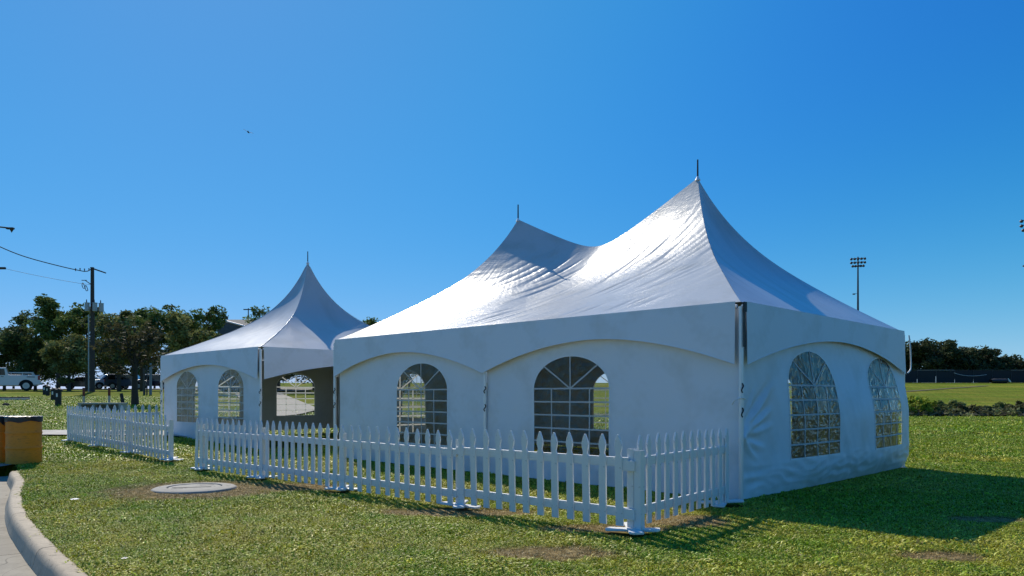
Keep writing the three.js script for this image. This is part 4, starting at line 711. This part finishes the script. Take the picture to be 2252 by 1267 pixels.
// ---------------------------------------------------------------- grass
{
  const bladeTuft = (n, r, h, w, seed) => { reseed(seed); const pos = [], idx = []; for (let i = 0; i < n; i++) { const a = rnd() * 6.28, x = rr(-r, r), z = rr(-r, r), l = h * rr(0.6, 1.25), bend = rr(0.5, 1.25), dx = Math.cos(a), dz = Math.sin(a), o = pos.length / 3, ww = w * rr(0.7, 1.3) / 2;
    const el0 = rr(0.35, 1.25), el1 = el0 - bend; let y = -0.004, out = 0;
    for (let k = 0; k < 3; k++) { const q = ww * (k === 2 ? 0.15 : 1); pos.push(x + dx * out - dz * q, y, z + dz * out + dx * q, x + dx * out + dz * q, y, z + dz * out - dx * q); const e = k ? el1 : el0; y += Math.sin(e) * l / 2; out += Math.cos(e) * l / 2; }
    for (let k = 0; k < 2; k++) idx.push(o + 2 * k, o + 2 * k + 1, o + 2 * k + 2, o + 2 * k + 1, o + 2 * k + 3, o + 2 * k + 2); }
    const g = new THREE.BufferGeometry(); g.setAttribute('position', new THREE.Float32BufferAttribute(pos, 3)); g.setIndex(idx); g.computeVertexNormals(); return g; };
  const gm = new THREE.MeshPhysicalMaterial({ color: 0xffffff, roughness: 0.42, specularIntensity: 0.18, transmission: 0.35, thickness: 0, side: THREE.DoubleSide });
  const feet = scene.children.filter((o) => o.userData.category === 'fence post').map((o) => [o.position.x, -o.position.z]);
  const bands = [[4.6, 8.5, 140000, 0.05, 0.037, 0.008, 1], [8.5, 14.5, 180000, 0.06, 0.035, 0.010, 2], [14.5, 24, 100000, 0.10, 0.058, 0.016, 3], [24, 50, 110000, 0.16, 0.075, 0.028, 4]];
  const M = new THREE.Matrix4(), q = new THREE.Quaternion(), e = new THREE.Euler(), s = new THREE.Vector3(), p = new THREE.Vector3(), col = new THREE.Color();
  for (const [z0, z1, n, r, h, w, k] of bands) {
    const geo = bladeTuft(7, r, h, w, 500 + k); reseed(900 + k);
    const mats = [], cols = [];
    for (let i = 0; i < n; i++) {
      const zf = Math.sqrt(z0 * z0 + (z1 * z1 - z0 * z0) * rnd()), x = zf * rr(-0.715, 0.715);
      const road = zf < 14 ? isRoad(x, zf) : -1; if (road > 0.0 + rr(-0.02, 0.03)) continue;
      if (inAnyTent(x, zf, -0.05)) continue;
      if (zf > 20.8 && zf < 22.6 && x < -8.5) continue; if (x < -9.2 && zf > 12.4 && zf < 14.0) continue;
      if (zf > 44.5 && x > 15) continue;
      const mp = P(428, 1075, 10.56); if (Math.hypot(x - mp[0], zf - 10.56) < 0.56 + rr(-0.04, 0.04)) continue;
      if (zf < 22 && feet.some(([fx, fz]) => (fx - x) ** 2 + (fz + 0.06 - zf) ** 2 < 0.055)) continue;
      const [dry, thin] = lawn(x, zf); if (rnd() < thin * 0.62) continue;
      p.set(x, ground(x, zf), -zf); e.set(rr(-0.25, 0.25), rnd() * 6.28, rr(-0.25, 0.25)); q.setFromEuler(e); const sc = rr(0.6, 1.25) * (rnd() < 0.06 ? 1.6 : 1) * (1 - 0.4 * thin) * (0.85 + 0.4 * nz(x * 1.3, zf * 1.3, 6)); s.set(sc, sc, sc);
      mats.push(M.compose(p, q, s).clone());
      const d2 = Math.min(1, Math.max(0, dry + rr(-0.3, 0.3) + (rnd() < 0.10 ? 0.5 : 0))); cols.push(lawnColor(d2, Math.min(1, thin * 0.9 + (rnd() < 0.05 ? 0.6 : 0)), rr(0.5, 1.5) * (rnd() < 0.07 ? 1.5 : 1), 1.25));
    }
    const im = new THREE.InstancedMesh(geo, gm, mats.length); im.name = numbered('grass');
    mats.forEach((m, i) => { im.setMatrixAt(i, m); im.setColorAt(i, col.setRGB(...cols[i])); });
    im.castShadow = im.receiveShadow = true; scene.add(im);
    tag(im, ['short broad-bladed grass nearest the camera', 'short grass around the picket fence', 'short grass beside and behind the tents', 'distant lawn grass reaching to the ditch'][k - 1], 'grass', null, 'stuff');
  }
}
renderer.render(scene, camera);
